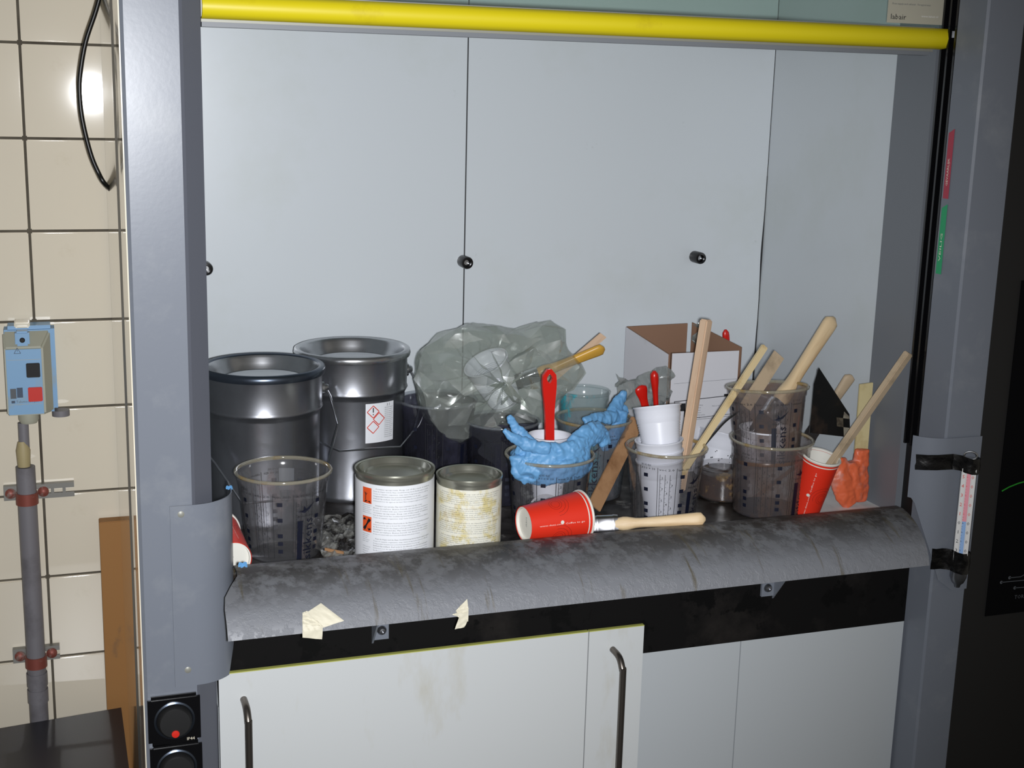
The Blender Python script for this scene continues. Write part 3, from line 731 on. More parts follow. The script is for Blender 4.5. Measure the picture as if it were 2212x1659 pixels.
# =================================================================== CONTENTS
def lean(o, base, tip):
    """orient the thing so that its local +Z runs from base to tip, local -Y kept towards the camera side"""
    z = (Vector(tip)-Vector(base)).normalized(); y = Vector((0, 1, 0)); x = y.cross(z).normalized(); y = z.cross(x)
    mm = Matrix((x, y, z)).transposed(); o.rotation_euler = mm.to_euler(); o.location = base

# ---- steel buckets
def bucket(px, py, D, Hh, label, ring, lug_a, bail):
    P = onZ(px, py, WT+Hh); R_ = D/2
    t = thing('steel_bucket', label, 'bucket', (P.x, P.y, WT))
    k = R_/.095
    pr = [(0, .004), (R_*.86, .004), (R_*.875, 0), (R_*.90, .0015), (R_*.905, .008), (R_*.885, .012), (R_*.915, Hh*.70), (R_*.918, Hh*.71), (R_*.955, Hh*.735), (R_*.965, Hh*.742), (R_*.958, Hh*.75), (R_*.950, Hh*.76), (R_*.955, Hh-.012), (R_*.965, Hh-.008)]
    bm = bmesh.new(); lathe(bm, pr, 72); fixn(bm); link('body', bm, M['steel_d'], t, True, sharp=60)
    z = Hh
    lp = [(0, z-.021), (R_*.60, z-.021), (R_*.64, z-.018), (R_*.70, z-.018), (R_*.74, z-.022), (R_*.80, z-.022), (R_*.855, z-.012), (R_*.875, z-.004), (R_*.90, z)]
    rp = [(R_*.965+.001, z-.009), (R_*1.0, z-.009), (R_*1.012, z-.005), (R_*1.0, z+.001), (R_*.96, z+.003), (R_*.905, z+.001), (R_*.885, z-.003)]
    bm = bmesh.new(); lathe(bm, lp, 72); fixn(bm); link('lid', bm, M['steel'], t, True, sharp=60)
    bm = bmesh.new(); lathe(bm, rp, 72); fixn(bm); link('clamp_ring' if ring else 'rim', bm, M['ring'] if ring else M['steel'], t, True, sharp=60)
    for s in (0, PI):
        a = lug_a+s; bm = bmesh.new()
        lathe(bm, [(.011, 0), (.0108, .004), (.0065, .0055), (.0062, .0085), (.0045, .0115), (0, .0125)], 20, M_=Matrix.Translation((R_*.956*math.cos(a), R_*.956*math.sin(a), Hh-.038)) @ Matrix.Rotation(a, 4, 'Z') @ Matrix.Rotation(PI/2, 4, 'Y'))
        fixn(bm); link('bail_lug', bm, M['steel'], t, True)
    if bail:
        bm = bmesh.new(); tube(bm, [Vector(q) for q in bail(t, R_, Hh)], .0016, 8); link('bail_handle', bm, M['wire'], t, True)
    return t, R_
def bail_fn(a, drop, wd, out):
    def fn(t, R_, Hh):
        c = Vector((math.cos(a), math.sin(a), 0)); n = Vector((math.sin(a), -math.cos(a), 0))
        if n.y > 0: n = -n
        e = R_*.956+.0075; z0 = Hh-.038
        L = [c*e+Vector((0, 0, z0)), c*(e+.005)+n*.008+Vector((0, 0, z0-.012)), c*(e+.013)+n*.022+Vector((0, 0, z0-.052))]
        L2 = [c*(e-.010)+n*(out*.55)+Vector((0, 0, z0-.085)), c*wd+n*out+Vector((0, 0, z0-drop))]
        mir = lambda v: v-2*c*(v.dot(c))
        A = L+L2; return A+[mir(v) for v in A[::-1]]
    return fn
bk1, _ = bucket(568, 790, .180, .226, 'front steel bucket with dark blue-grey clamp ring, half behind the column', True, .05, bail_fn(.05, .132, .055, .118))
bk2, R2 = bucket(761, 752, .180, .229, 'rear steel bucket with hazard label on its side', False, .03, bail_fn(.03, .096, .047, .110))
# hazard label on the rear bucket
fa = facing((bk2.location.x, bk2.location.y))
lh0, lh1 = .096, .158
rb = R2*.90; fn = on_cone(rb, rb+.0028, .236, fa+.52*0+.50, .0012)
p = Print(); p.rect(-.020, lh0, .030, lh1, 0, 12)
def fn2(e): 
    g = on_cone(R2*.889, R2*.9155, .160, fa+.49, e); return g
p.build('label', fn2(.0008), [M['paper']], bk2)
p = Print()
def diamond(cu, cv, s, mi=0):
    pts = [(cu, cv-s), (cu+s, cv), (cu, cv+s), (cu-s, cv)]
    for a, b_ in zip(pts, pts[1:]+pts[:1]): p.line(a, b_, .0013, mi)
s_ = .0096
diamond(-.0080, lh1-.013, s_); diamond(.0016, lh1-.0226-.002, s_); diamond(-.0080, lh1-.0322-.005, s_)
p.rect(-.0088, lh1-.014, -.0072, lh1-.0065, 1); p.rect(-.0088, lh1-.018, -.0072, lh1-.0162, 1)
for k in range(16):
    p.text('R2/A Hardener component B', .0115, lh1-.009-k*.0031, .0024, 1, width=.016-.001*(k % 3))
p.text('3:1', .015, lh1-.006, .006, 1)
p.build('lettering', fn2(.0013), [M['red_print'], M['ink']], bk2)

# ---- tins
LINES = ['Contains epoxy resin. Keep out of the reach of children.', 'Irritating to eyes and skin. May cause sensitisation by skin contact.', 'Enthaelt Epoxidharz. Darf nicht in die Haende von Kindern gelangen.',
 'Reizt die Augen und die Haut. Sensibilisierung durch Hautkontakt moeglich.', 'Bevat epoxyhars. Buiten bereik van kinderen bewaren.', 'Irriterend voor de ogen en de huid. Kan overgevoeligheid veroorzaken.',
 'Toxic to aquatic organisms, may cause long-term adverse effects.', 'In case of contact with eyes, rinse immediately with plenty of water.', 'Bei Beruehrung mit den Augen sofort gruendlich mit Wasser abspuelen.', 'Draag geschikte handschoenen en beschermingsmiddelen voor de ogen.']
def tin(px, py, D, Hh, label, lm, hazard):
    P = onZ(px, py, WT+Hh); R_ = D/2
    t = thing('paint_tin', label, 'tin', (P.x, P.y, WT)); fa = facing(P)
    bm = bmesh.new()
    lathe(bm, [(0, .003), (R_*.96, .003), (R_*.985, 0), (R_*1.0, .002), (R_*.985, .005), (R_*.975, .008), (R_*.975, Hh-.008), (R_*.985, Hh-.006), (R_*1.005, Hh-.003), (R_*1.0, Hh), (R_*.955, Hh-.001), (R_*.93, Hh-.006), (R_*.905, Hh-.007)], 64); fixn(bm)
    link('body', bm, M['lid'], t, True, sharp=50)
    bm = bmesh.new()
    lathe(bm, [(0, Hh-.009), (R_*.70, Hh-.009), (R_*.735, Hh-.0065), (R_*.76, Hh-.0065), (R_*.78, Hh-.010), (R_*.84, Hh-.0075), (R_*.865, Hh-.0005), (R_*.885, Hh+.0002), (R_*.90, Hh-.005), (R_*.905, Hh-.007)], 64); fixn(bm)
    link('lid', bm, M['lid'], t, True, sharp=50)
    bm = bmesh.new(); lathe(bm, [(R_*.976, .006), (R_*.985, .006), (R_*.985, Hh-.0115), (R_*.976, Hh-.0115)], 64, closed=True); fixn(bm); link('paper_label', bm, lm, t, True, sharp=50)
    p = Print(); r = R_*.985; k = 0
    if hazard:
        u0 = -.0475; v0 = Hh-.016
        p.rect(u0, v0-.0225, u0+.0155, v0-.001, 0, 4); p.rect(u0, v0-.062, u0+.0155, v0-.0405, 0, 4)
        p.top()
        for a, b_ in (((u0+.0025, v0-.059), (u0+.013, v0-.0435)), ((u0+.013, v0-.059), (u0+.0025, v0-.0435))): p.line(a, b_, .0042, 1)
        # dead tree and fish pictogram
        p.line((u0+.0055, v0-.018), (u0+.0058, v0-.0075), .0012, 1); p.line((u0+.0055, v0-.012), (u0+.0085, v0-.0085), .0007, 1); p.line((u0+.0055, v0-.0105), (u0+.003, v0-.0075), .0007, 1)
        p.poly([(u0+.003, v0-.0212), (u0+.0145, v0-.0212), (u0+.0125, v0-.0185), (u0+.009, v0-.0195), (u0+.006, v0-.018)], 1)
        for q in range(5): p.text('Dangerous for environment', u0, v0-.0255-q*.0026, .0020, 2, width=.0155-.002*(q % 2))
        for q in range(5): p.text('Irritant / reizend', u0, v0-.0655-q*.0026, .0020, 2, width=.0125-.002*(q % 3))
        for q in range(9): p.text('UN 3082 component A 25', u0, v0-.083-q*.0032, .0020, 2, width=.0140-.002*(q % 3))
        x0, wd, n, st = -.029, .080, 34, .00325
    else: x0, wd, n, st = -.046, .092, 35, .0029
    for q in range(n):
        v = Hh-.0175-q*st
        if v < .01: break
        if q % 7 == 6: continue
        p.text(LINES[(q*3) % 10], x0+(.003 if q % 7 == 0 else 0), v, st*.72, 1 if q % 7 in (0, 3) else 2, width=wd*(1-.18*((q*5) % 4 == 3)))
    p.build('lettering', on_cone(r, r, Hh, fa, .0003), [M['orange'], M['ink'], M['ink_g']], t)
    return t
t1 = tin(853, 1008, .108, .132, 'larger white-labelled tin with orange hazard squares', M['paper'], True)
t2 = tin(1014, 1022, .0915, .115, 'smaller tin with yellow resin stains on its label', M['paper_y'], False)

# ---- clear mixing cups
def cup(loc, label, mt, Hh=.120, Rt=.066, Rb=.0505, rot=0, tilt=(0, 0), residue=0, big=True, prints=True, group=None, rimm=None, name='mixing_cup', ml=False):
    t = thing(name, label, 'cup', loc, (tilt[0], tilt[1], 0), group)
    k = Rt/.066
    rz = lambda z: Rb+(Rt*.935-Rb)*z/Hh
    st = Hh*.87
    outer = [(0, 0), (Rb*.93, 0), (Rb, .003), (rz(st), st), (rz(st)+.0014, st+.002), (rz(Hh)+.001, Hh-.004)]
    inner = [(r-.0009, z+.0012) for r, z in outer[1:]][::-1]; inner[0] = (rz(Hh), Hh-.004)
    bm = bmesh.new(); lathe(bm, outer+inner+[(0, .0012)], 56); link('wall', bm, mt, t, True, sharp=60)
    rm = [(rz(Hh)+.0012, Hh-.005), (Rt-.0004, Hh-.0042), (Rt+.0004, Hh-.0015), (Rt-.001, Hh+.0003), (rz(Hh)+.001, Hh), (rz(Hh)-.0004, Hh-.002)]
    bm = bmesh.new(); lathe(bm, rm, 56, closed=True); fixn(bm); link('rim', bm, rimm or M['rimclear'], t, True, sharp=60)
    if residue:
        bm = bmesh.new(); lathe(bm, [(0, .0016), (rz(0)-.0022, .0016), (rz(residue)-.0012, residue), (rz(residue)*.8, residue*.75), (0, residue*.6)], 40); fixn(bm)
        link('dried_residue', bm, M['darkfill'], t, True)
    if prints:
        r1 = rz(Hh); fa = facing(loc)+rot; p = Print()
        circ = 2*PI*(Rb+r1)/2; vt = Hh*.80
        colw = .0265; n = int(circ/colw)
        heads = ['2K HS 420', 'sikkens-sr', '05:00-001', '2:1 + 5-10%', '3:1:1 + 10', 'voc 2.0', 'hydro 100:10']
        for c_ in range(n):
            u = -circ/2+c_*colw+.003; kind = c_ % 4
            p.rect(u, .010, u+.0006, vt+.004, 0)
            p.text(heads[c_ % 7], u+.002, vt, .0044, 0, width=.021)
            if kind == 0: p.text(heads[(c_+3) % 7], u+.002, vt+.0050, .0044, 0, width=.015)
            if kind in (0, 2):
                hgt = (vt-.018)/7
                for q in range(7):
                    if q % 2 == 0 or q > 4: p.rect(u+.006, vt-.012-q*hgt, u+.0125, vt-.0065-q*hgt, 1, 2)
            if kind in (1, 3):
                for d_ in range(3):
                    uu = u+.0035+d_*.007; p.rect(uu, .010, uu+.0005, vt-.006, 0)
                    for q in range(13):
                        v = .012+q*(vt-.020)/13
                        p.rect(uu, v, uu+.0024, v+.0003, 0)
                        if (q+d_) % 3 == 0: p.text(str((q*3+d_*2) % 7+1), uu+.0022, v+.001, .0050, 0)
        if big:
            ub = .018
            p.rect(ub, .006, ub+.0075, vt-.034, 1, 2)
            p.text('sikkens', ub+.023, .004, .0200, 1, rot=PI/2, width=vt-.036)
            p.poly([(ub+.001, vt-.021), (ub+.008, vt-.019), (ub+.009, vt-.013), (ub+.012, vt-.018), (ub+.020, vt-.013), (ub+.026, vt-.008), (ub+.017, vt-.019), (ub+.010, vt-.0235), (ub+.004, vt-.0215)], 1)
            p.text('AkzoNobel', ub, vt-.029, .0042, 0, width=.022)
        if ml:
            ub = circ/2-.004
            p.rect(ub-.010, Hh*.60, ub+.010, Hh*.86, 2, 3); p.top(); p.text('ml', ub-.005, Hh*.74, .009, 0)
        p.build('printed_scale', on_cone(Rb, r1, Hh, fa, .0004), [M['ink'], M['navy'], M['ink_g']], t)
    return t
def cpos(px, py, Hh, dz=0): P = onZ(px, py, WT+Hh+dz); return (P.x, P.y, WT+dz)
cA = cup(cpos(612, 1012, .120), 'front clear mixing cup with navy sikkens lettering beside the column', M['clear'], ml=True)
cB_loc = cpos(1188, 978, .118)
cB = cup(cB_loc, 'clear mixing cup stuffed with a blue glove', M['clear'], Hh=.118, rot=.9)
cC_loc = cpos(1440, 962, .120)
cC = cup(cC_loc, 'clear mixing cup holding a stack of white cups and sticks', M['clear'], Rt=.0615, Rb=.047, rot=.35)
cD_loc = onY(1278, 905, .43); cD_loc = (cD_loc.x, cD_loc.y, WT)
cD = cup(cpos(1283, 900, .128), 'cloudy mixing cup behind the gloved one with a printed white scale', M['cloudy'], Hh=.128, Rt=.0615, Rb=.048, rot=-.6, residue=.008)
cE = cup(cpos(1668, 945, .118), 'lower cup of the nested pair with brown smears', M['clear_brown'], Hh=.118, Rt=.0645, Rb=.054, rot=.4, residue=.006)
_l = cE.location
cF = cup((_l.x-.006, _l.y, _l.z+.0795), 'upper cup of the nested pair holding brushes', M['clear_brown'], Hh=.119, Rt=.0635, Rb=.0475, rot=-.2, tilt=(math.radians(-5.5), math.radians(-1.0)), big=True)
# dark cups under the bag
cG = cup(cpos(945, 860, .150), 'dark smoked mixing cup left under the plastic bag', M['dark_clear'], Hh=.150, Rt=.0640, Rb=.052, rot=.4, residue=.05, rimm=M['cloudy'])
cH = cup(cpos(1085, 905, .128), 'dark smoked mixing cup right of the first under the bag', M['dark_clear'], Hh=.128, Rt=.0600, Rb=.050, rot=1.1, residue=.06, rimm=M['cloudy'])
cT = cup(cpos(1262, 842, .155), 'small clear cup with teal stained rim at the back', M['clear_teal'], Hh=.155, Rt=.0435, Rb=.034, prints=False, rimm=M['clear_teal'])

# ---- white ribbed plastic cups
def ribbed(loc, label, Hh=.095, Rt=.035, Rb=.023, base_up=False, rot=(0, 0, 0), dots=False, group=None, mt=None):
    t = thing('plastic_cup', label, 'cup', loc, rot, group)
    def pr(off):
        o = [(0, .0)] if off == 0 else [(0, .0012)]
        o.append((Rb-off, 0 if off == 0 else .0012))
        n = 18
        for i in range(n*2+1):
            z = .004+(Hh*.72-.004)*i/(n*2); r = Rb+(Rt*.90-Rb)*z/(Hh*.72)+(.0008 if i % 2 else -.0003); o.append((r-off, z))
        o += [(Rt*.93-off, Hh*.74), (Rt*.94-off, Hh*.80), (Rt*.965-off, Hh*.82), (Rt*.965-off, Hh*.90), (Rt*.985-off, Hh*.91), (Rt*.985-off, Hh-.003)]
        return o
    a = pr(0); b_ = pr(.0008)
    bm = bmesh.new(); lathe(bm, a+[(Rt+.0012, Hh-.002), (Rt+.0012, Hh), (Rt*.985-.001, Hh)]+b_[::-1], 44); link('shell', bm, mt or M['pp'], t, True, sharp=70)
    if dots:
        p = Print(); rg = random.Random(3)
        for i in range(90):
            u, v = rg.uniform(-.05, .05), rg.uniform(.006, Hh*.7); s = rg.uniform(.0005, .0011)
            p.poly([(u+s*math.cos(q*PI/3), v+s*math.sin(q*PI/3)*1.3) for q in range(6)], 0)
        p.text('R23', -.006, Hh*.62, .010, 0)
        p.rect(.014, Hh*.50, .024, Hh*.66, 1, 3)
        p.build('paint_speckles', on_cone(Rb, Rt*.90, Hh*.72, -PI/2+.2, .0009), [M['ink'], M['red_print']], t)
    return t
# inside cup B with the red brush
lb = Vector(cB_loc)
ribbed(lb+Vector((.004, .014, .043)), 'white plastic cup wrapped in the blue glove holding a red brush', Hh=.098, Rt=.0315, Rb=.021)
# stack in cup C
lc = Vector(cC_loc)
for k in range(4):
    o = ribbed((0, 0, 0), ['lowest white cup of the stack inside the clear cup', 'second white cup of the stack in the clear cup', 'third white cup of the stack in the clear cup', 'topmost leaning white ribbed cup of the stack'][k], Hh=.094, Rt=.0350, Rb=.0235, group='white cups stacked in the mixing cup')
    base = onY(1418+2*0, 1100, lc.y-.002); 
    b0 = Vector((lc.x-.0030, lc.y-.004, WT+.006)); t0_ = onZ(1421, 905, WT+.160); t0_ = Vector((t0_.x, lc.y+.004, WT+.160))
    dirn = (t0_-b0).normalized(); off = [0, .014, .030, .078][k]
    if k == 3: b0 = onY(1433, 1012, lc.y-.004); t0_ = onY(1421, 895, lc.y+.018); dirn = (t0_-b0).normalized(); off = 0
    lean(o, b0+dirn*off, b0+dirn*(off+1))
# ---- brushes
def wood_handle(bm, L, wd, th, hook=True, hole=False):
    """flat bulbous paint-brush handle along +Z, from ferrule (0) to the tip (L)"""
    n = 22; seg = 14; rings = []
    for i in range(n+1):
        t = i/n
        wv = wd*(.46+.54*(1-t)**6*0+ (.30*math.exp(-((t-.10)/.10)**2)) + .10*math.sin(PI*t)**2*0 + .34*t**1.4)
        tv = th*(.95+.25*math.exp(-((t-.15)/.15)**2)-.25*t)
        if t > .93: k = math.sqrt(max(.02, 1-((t-.93)/.072)**2)); wv *= k; tv *= max(.45, k)
        rings.append([bm.verts.new((math.copysign(abs(math.cos(2*PI*q/seg))**.6, math.cos(2*PI*q/seg))*wv/2, math.copysign(abs(math.sin(2*PI*q/seg))**.8, math.sin(2*PI*q/seg))*tv/2, L*t)) for q in range(seg)])
    for A, B in zip(rings, rings[1:]):
        for q in range(seg): bm.faces.new((A[q], A[(q+1) % seg], B[(q+1) % seg], B[q]))
    bm.faces.new(rings[0][::-1]); bm.faces.new(rings[-1])
def ferrule(bm, wd, th, h):
    seg = 20; prof = [(1.0, 0), (1.0, h*.12), (1.03, h*.15), (1.03, h*.2), (1.0, h*.23), (1.0, h*.78), (1.03, h*.82), (1.0, h*.86), (.96, h)]
    rings = [[bm.verts.new((math.copysign(abs(math.cos(2*PI*q/seg))**.5, math.cos(2*PI*q/seg))*wd/2*k, math.copysign(abs(math.sin(2*PI*q/seg))**.7, math.sin(2*PI*q/seg))*th/2*k, z)) for q in range(seg)] for k, z in prof]
    for A, B in zip(rings, rings[1:]):
        for q in range(seg): bm.faces.new((A[q], A[(q+1) % seg], B[(q+1) % seg], B[q]))
    bm.faces.new(rings[0][::-1]); bm.faces.new(rings[-1])
def brush(label, base, tip, L, wd, th, hm, fw_, fh=.03, bl=.04, ringcol=None, spin=0):
    """base = where the bristles end, tip = end of the handle"""
    t = thing('paint_brush', label, 'brush'); lean(t, base, tip)
    if spin: t.rotation_euler = (t.rotation_euler.to_matrix() @ Matrix.Rotation(spin, 3, 'Z')).to_euler()
    bm = bmesh.new(); sg = 12
    for k in range(26):
        x = (k % 13-6)/6.5*fw_*.47; y = (k//13-.5)*th*.5; j = rnd.uniform(-.002, .002)
        tube(bm, [(x*1.12+j, y, rnd.uniform(0, .006)), (x*1.05, y, bl*.5), (x, y, bl+.004)], [.0007, .0016, .0020], 5)
    link('bristles', bm, M['bristle'], t)
    bm = bmesh.new(); ferrule(bm, fw_, th*1.15, fh); bmesh.ops.translate(bm, verts=bm.verts, vec=(0, 0, bl)); fixn(bm); link('ferrule', bm, M['chrome'], t, True, sharp=50)
    bm = bmesh.new(); wood_handle(bm, L-bl-fh+.004, wd, th); bmesh.ops.translate(bm, verts=bm.verts, vec=(0, 0, bl+fh-.004)); fixn(bm)
    h = link('handle', bm, hm, t, True, sharp=60)
    return t
def red_handle(label, base, tip, wd, th, hole, spin=0, L=None):
    t = thing('paint_brush', label, 'brush'); lean(t, base, tip); L = L or (Vector(tip)-Vector(base)).length
    if spin: t.rotation_euler = (t.rotation_euler.to_matrix() @ Matrix.Rotation(spin, 3, 'Z')).to_euler()
    pts = []
    n = 14
    for i in range(n+1):
        q = i/n; w_ = wd*(.62+.38*math.exp(-((q-.84)/.25)**2))
        if q > .9: w_ *= math.sqrt(max(.0, 1-((q-.9)/.105)**2))
        pts.append((w_/2, L*q))
    if hole:
        # outline with a tear-shaped hanging hole, made of two halves round the hole
        hz0, hz1 = L*.83, L*.945; hw = wd*.20
        def ring_half(s):
            out = [(s*a, b_) for a, b_ in pts]; 
            inn = [(0, L), (0, hz1)]+[(s*hw*math.sin(PI*k/6)*(1-.35*k/6*0+0), hz1-(hz1-hz0)*k/6) for k in range(1, 6)]+[(0, hz0), (0, 0)]
            return out, inn
        bm = bmesh.new()
        for s in (-1, 1):
            o_, i_ = ring_half(s)
            prism(bm, (o_+i_)[::1], 1, -th/2, th/2)
        bmesh.ops.remove_doubles(bm, verts=bm.verts, dist=1e-6)
        fixn(bm); bmesh.ops.triangulate(bm, faces=[f for f in bm.faces if len(f.verts) > 4])
    else:
        bm = bmesh.new(); seg = 14; rings = []
        for a, z in pts[:-1]+[(pts[-1][0]+.0004, pts[-1][1])]:
            rings.append([bm.verts.new((a*math.cos(2*PI*q/seg), th/2*min(1, a/wd*2.4)*math.sin(2*PI*q/seg), z)) for q in range(seg)])
        for A, B in zip(rings, rings[1:]):
            for q in range(seg): bm.faces.new((A[q], A[(q+1) % seg], B[(q+1) % seg], B[q]))
        bm.faces.new(rings[0][::-1]); bm.faces.new(rings[-1]); fixn(bm)
    link('handle', bm, M['red_plastic'], t, True, sharp=45)
    bm = bmesh.new(); ferrule(bm, wd*.8, th*1.1, .012); bmesh.ops.translate(bm, verts=bm.verts, vec=(0, 0, -.011)); fixn(bm); link('ferrule', bm, M['chrome'], t, True)
    return t
yb = lb.y+.008
red_handle('red plastic brush handle with hanging hole standing in the gloved cup', onY(1187, 975, yb), onY(1186, 797, yb), .0215, .006, True)
# brush lying on the sill
b_tip = onY(1526, 1122, .012); b_base = onY(1225, 1140, .030)
bb = thing('paint_brush', 'wooden brush with chrome ferrule lying on the sill', 'brush')
s0 = Vector(onY(1262, 1136, .070)); s1_ = Vector(onY(1524, 1121, .010))
lean(bb, s0, s1_); Lb = (s1_-s0).length
bb.rotation_euler = (bb.rotation_euler.to_matrix() @ Matrix.Rotation(math.radians(-22), 3, 'Z')).to_euler()
fz = ((onY(1281, 1132, .067))-s0).length; fe = ((onY(1334, 1128, .059))-s0).length
bm = bmesh.new()
for k in range(30):
    x = (k % 15-7)/7.5*.011; y = (k//15-.5)*.008
    tube(bm, [(x*1.1, y, rnd.uniform(0, .005)), (x, y, fz+.003)], [.0007, .0016], 5)
link('bristles', bm, M['bristle'], bb)
bm = bmesh.new(); ferrule(bm, .027, .016, fe-fz); bmesh.ops.translate(bm, verts=bm.verts, vec=(0, 0, fz)); fixn(bm); link('ferrule', bm, M['chrome'], bb, True, sharp=50)
bm = bmesh.new(); wood_handle(bm, Lb-fe+.004, .026, .0165); bmesh.ops.translate(bm, verts=bm.verts, vec=(0, 0, fe-.004)); fixn(bm); link('handle', bm, M['wood'], bb, True, sharp=60)

# ---- red paper cups
def paper_cup(label, base, tip, Hh=.092, Rt=.0345, Rb=.0245, logo=True, spin=0):
    t = thing('paper_cup', label, 'cup'); lean(t, base, tip)
    if spin: t.rotation_euler = (t.rotation_euler.to_matrix() @ Matrix.Rotation(spin, 3, 'Z')).to_euler()
    bm = bmesh.new(); lathe(bm, [(Rb-.0004, 0), (Rb, 0), (Rt-.0006, Hh-.003), (Rt-.0012, Hh-.003), (Rb-.0009, .0)], 48, closed=False); fixn(bm); link('sleeve', bm, M['red_cup'], t, True, sharp=50)
    bm = bmesh.new(); lathe(bm, [(Rb-.001, .0005), (Rt-.0014, Hh-.0035), (Rt-.0022, Hh-.0035), (Rb-.0022, .006), (0, .006), (0, .0045), (Rb-.003, .0045), (Rb-.0026, .0005)], 48, closed=True); fixn(bm); link('inner_wall', bm, M['cupwhite'], t, True, sharp=50)
    bm = bmesh.new(); lathe(bm, [(Rt-.0020, Hh-.003), (Rt+.0008, Hh-.0034), (Rt+.0016, Hh-.0012), (Rt+.0004, Hh+.0004), (Rt-.0018, Hh)], 48, closed=True); fixn(bm); link('rolled_rim', bm, M['cupwhite'], t, True)
    p = Print()
    p.rect(-PI*(Rt+Rb)/2, Hh-.0085, PI*(Rt+Rb)/2, Hh-.0068, 0, 40)
    if logo:
        for cx_ in (0, .05, -.05):
            p.text('www.duni.com  Coffee to go', -.002+cx_, Hh*.12, .0032, 0, rot=PI/2, width=Hh*.72)
            p.top() if cx_ == 0 else None; p.poly([(cx_-.0052+.0026*math.cos(q*PI/5), Hh*.48+.0026*math.sin(q*PI/5)) for q in range(10)], 0)
            for r_ in (.006, .009, .014, .0185):
                pts = [(cx_+.017+r_*math.cos(q*PI/9), Hh*.45+r_*math.sin(q*PI/9)) for q in range(19 if r_ < .01 else 11)]
                for a, b_ in zip(pts, pts[1:]): p.line(a, b_, .0004, 1)
    p.build('printed_pattern', on_cone(Rb, Rt, Hh, -PI/2, .0004), [M['cupwhite'], mat('dark_red_line', '6e1c14', .5)], t)
    p = Print(); p.text('POKAL', -.009, -.002, .0045, 0, rot=.0); p.build('base_mark', lambda u, v: (u, v, .0040), [M['ink_g']], t)
    return t
# lying cup in the middle: base towards the left, mouth to the right
b0 = onY(1131, 1132, .048+.012); b1 = onY(1262, 1112, .062+.012); 
paper_cup('red paper cup lying on its side on the sill, base to the left', b0, b0+(b1-b0), spin=0)
# lying cup beside the column, base toward the viewer
b0 = onY(503, 1211, .046); paper_cup('red paper cup lying half hidden behind the left side guard', b0, onY(470, 1166, .118), Rt=.0345)
# upright tilted cup on the right
q0 = onY(1733, 1122, .142); q1 = onY(1775, 985, .118)
rc = paper_cup('tilted red paper cup with a stick in it, right of the nested cups', q0-(q1-q0).normalized()*.0, q1, Hh=(q1-q0).length, Rt=.0290, Rb=.0205, spin=1.5)

# ---- sticks
def stick(label, a, b_, wd, th, mt, spin=0, cut=0, name='wooden_stick', seg=None, bend=None):
    t = thing(name, label, 'stick'); lean(t, a, b_); L = (Vector(b_)-Vector(a)).length
    if spin: t.rotation_euler = (t.rotation_euler.to_matrix() @ Matrix.Rotation(spin, 3, 'Z')).to_euler()
    bm = bmesh.new(); box(bm, (-wd/2, -th/2, 0), (wd/2, th/2, L), min(wd, th)*.14)
    for v in bm.verts:
        if v.co.z > L*.9: v.co.z += cut*(v.co.x/wd)
    o = link('shaft', bm, mt, t); return t
def stickpx(label, a, b_, Ya, Yb, wd, th, mt, **k): return stick(label, onY(a[0], a[1], Ya), onY(b_[0], b_[1], Yb), wd, th, mt, **k)
lcv = lc
stickpx('tall pinkish square stick rising from the cup of white cups', (1467, 1060), (1526, 690), lc.y+.022, lc.y+.032, .0165, .0135, M['wood_p'], spin=.5)
stickpx('resin-stained thin stick leaning right out of the same cup', (1468, 1030), (1652, 748), lc.y-.012, lc.y+.03, .0105, .007, M['wood_s'])
t = thing('thin_rod', 'thin black rod poking out of the cup of white cups', 'rod'); A = onY(1508, 978, lc.y-.005); t.location = A
pts = [onY(*q, lc.y-.005+.006*i) - A for i, q in enumerate(((1490, 1010), (1512, 975), (1545, 935), (1568, 910), (1597, 888)))]
bm = bmesh.new(); tube(bm, smoothpath(pts, 4), [.0014]*16+[.0006], 8); link('rod', bm, M['black'], t, True)
stickpx('flat brown stick leaning between the cloudy and the white-cup cup', (1283, 1096), (1378, 905), .235, .300, .0250, .0040, M['wood_b'], cut=.008)
stickpx('long pale stick standing in the tilted red cup', (1762, 1050), (1963, 762), .128, .080, .0130, .0100, M['wood_g'], spin=.3)
stickpx('short flat grey stick showing above the nested cups', (1610, 880), (1683, 766), _l.y+.025, _l.y+.038, .0220, .003, M['wood_g'])
stickpx('brown stained stick standing slanted behind the nested cups', (1600, 1098), (1735, 995), _l.y+.062, _l.y+.068, .006, .004, M['wood_b'])
stickpx('wide cream stick standing in the orange bag', (1853, 1060), (1871, 828), .178, .182, .0235, .0045, M['wood_c'], cut=.002)
fy = _l.y+.012
brush('large pale wooden brush standing handle up in the nested cups', onY(1634, 945, fy), onY(1801, 686, fy+.045), (onY(1801, 686, fy+.045)-onY(1634, 945, fy)).length, .0340, .0200, M['wood'], .034, .032, .035)
brush('short round wooden brush handle behind the black card', onY(1745, 950, .27), onY(1839, 810, .235), (onY(1839, 810, .235)-onY(1745, 950, .27)).length, .0270, .013, M['wood_g'], .020, .02, .02)
brush('yellow varnished brush handle sticking out of the plastic bag', onY(1075, 842, .40), onY(1306, 752, .36), (onY(1306, 752, .36)-onY(1075, 842, .40)).length, .0290, .014, M['wood_y'], .026, .03, .04, spin=.5)
stickpx('flat pinkish stick above the yellow handle behind the bag', (1180, 830), (1303, 724), .40, .405, .0130, .003, M['wood_p'], cut=.004)

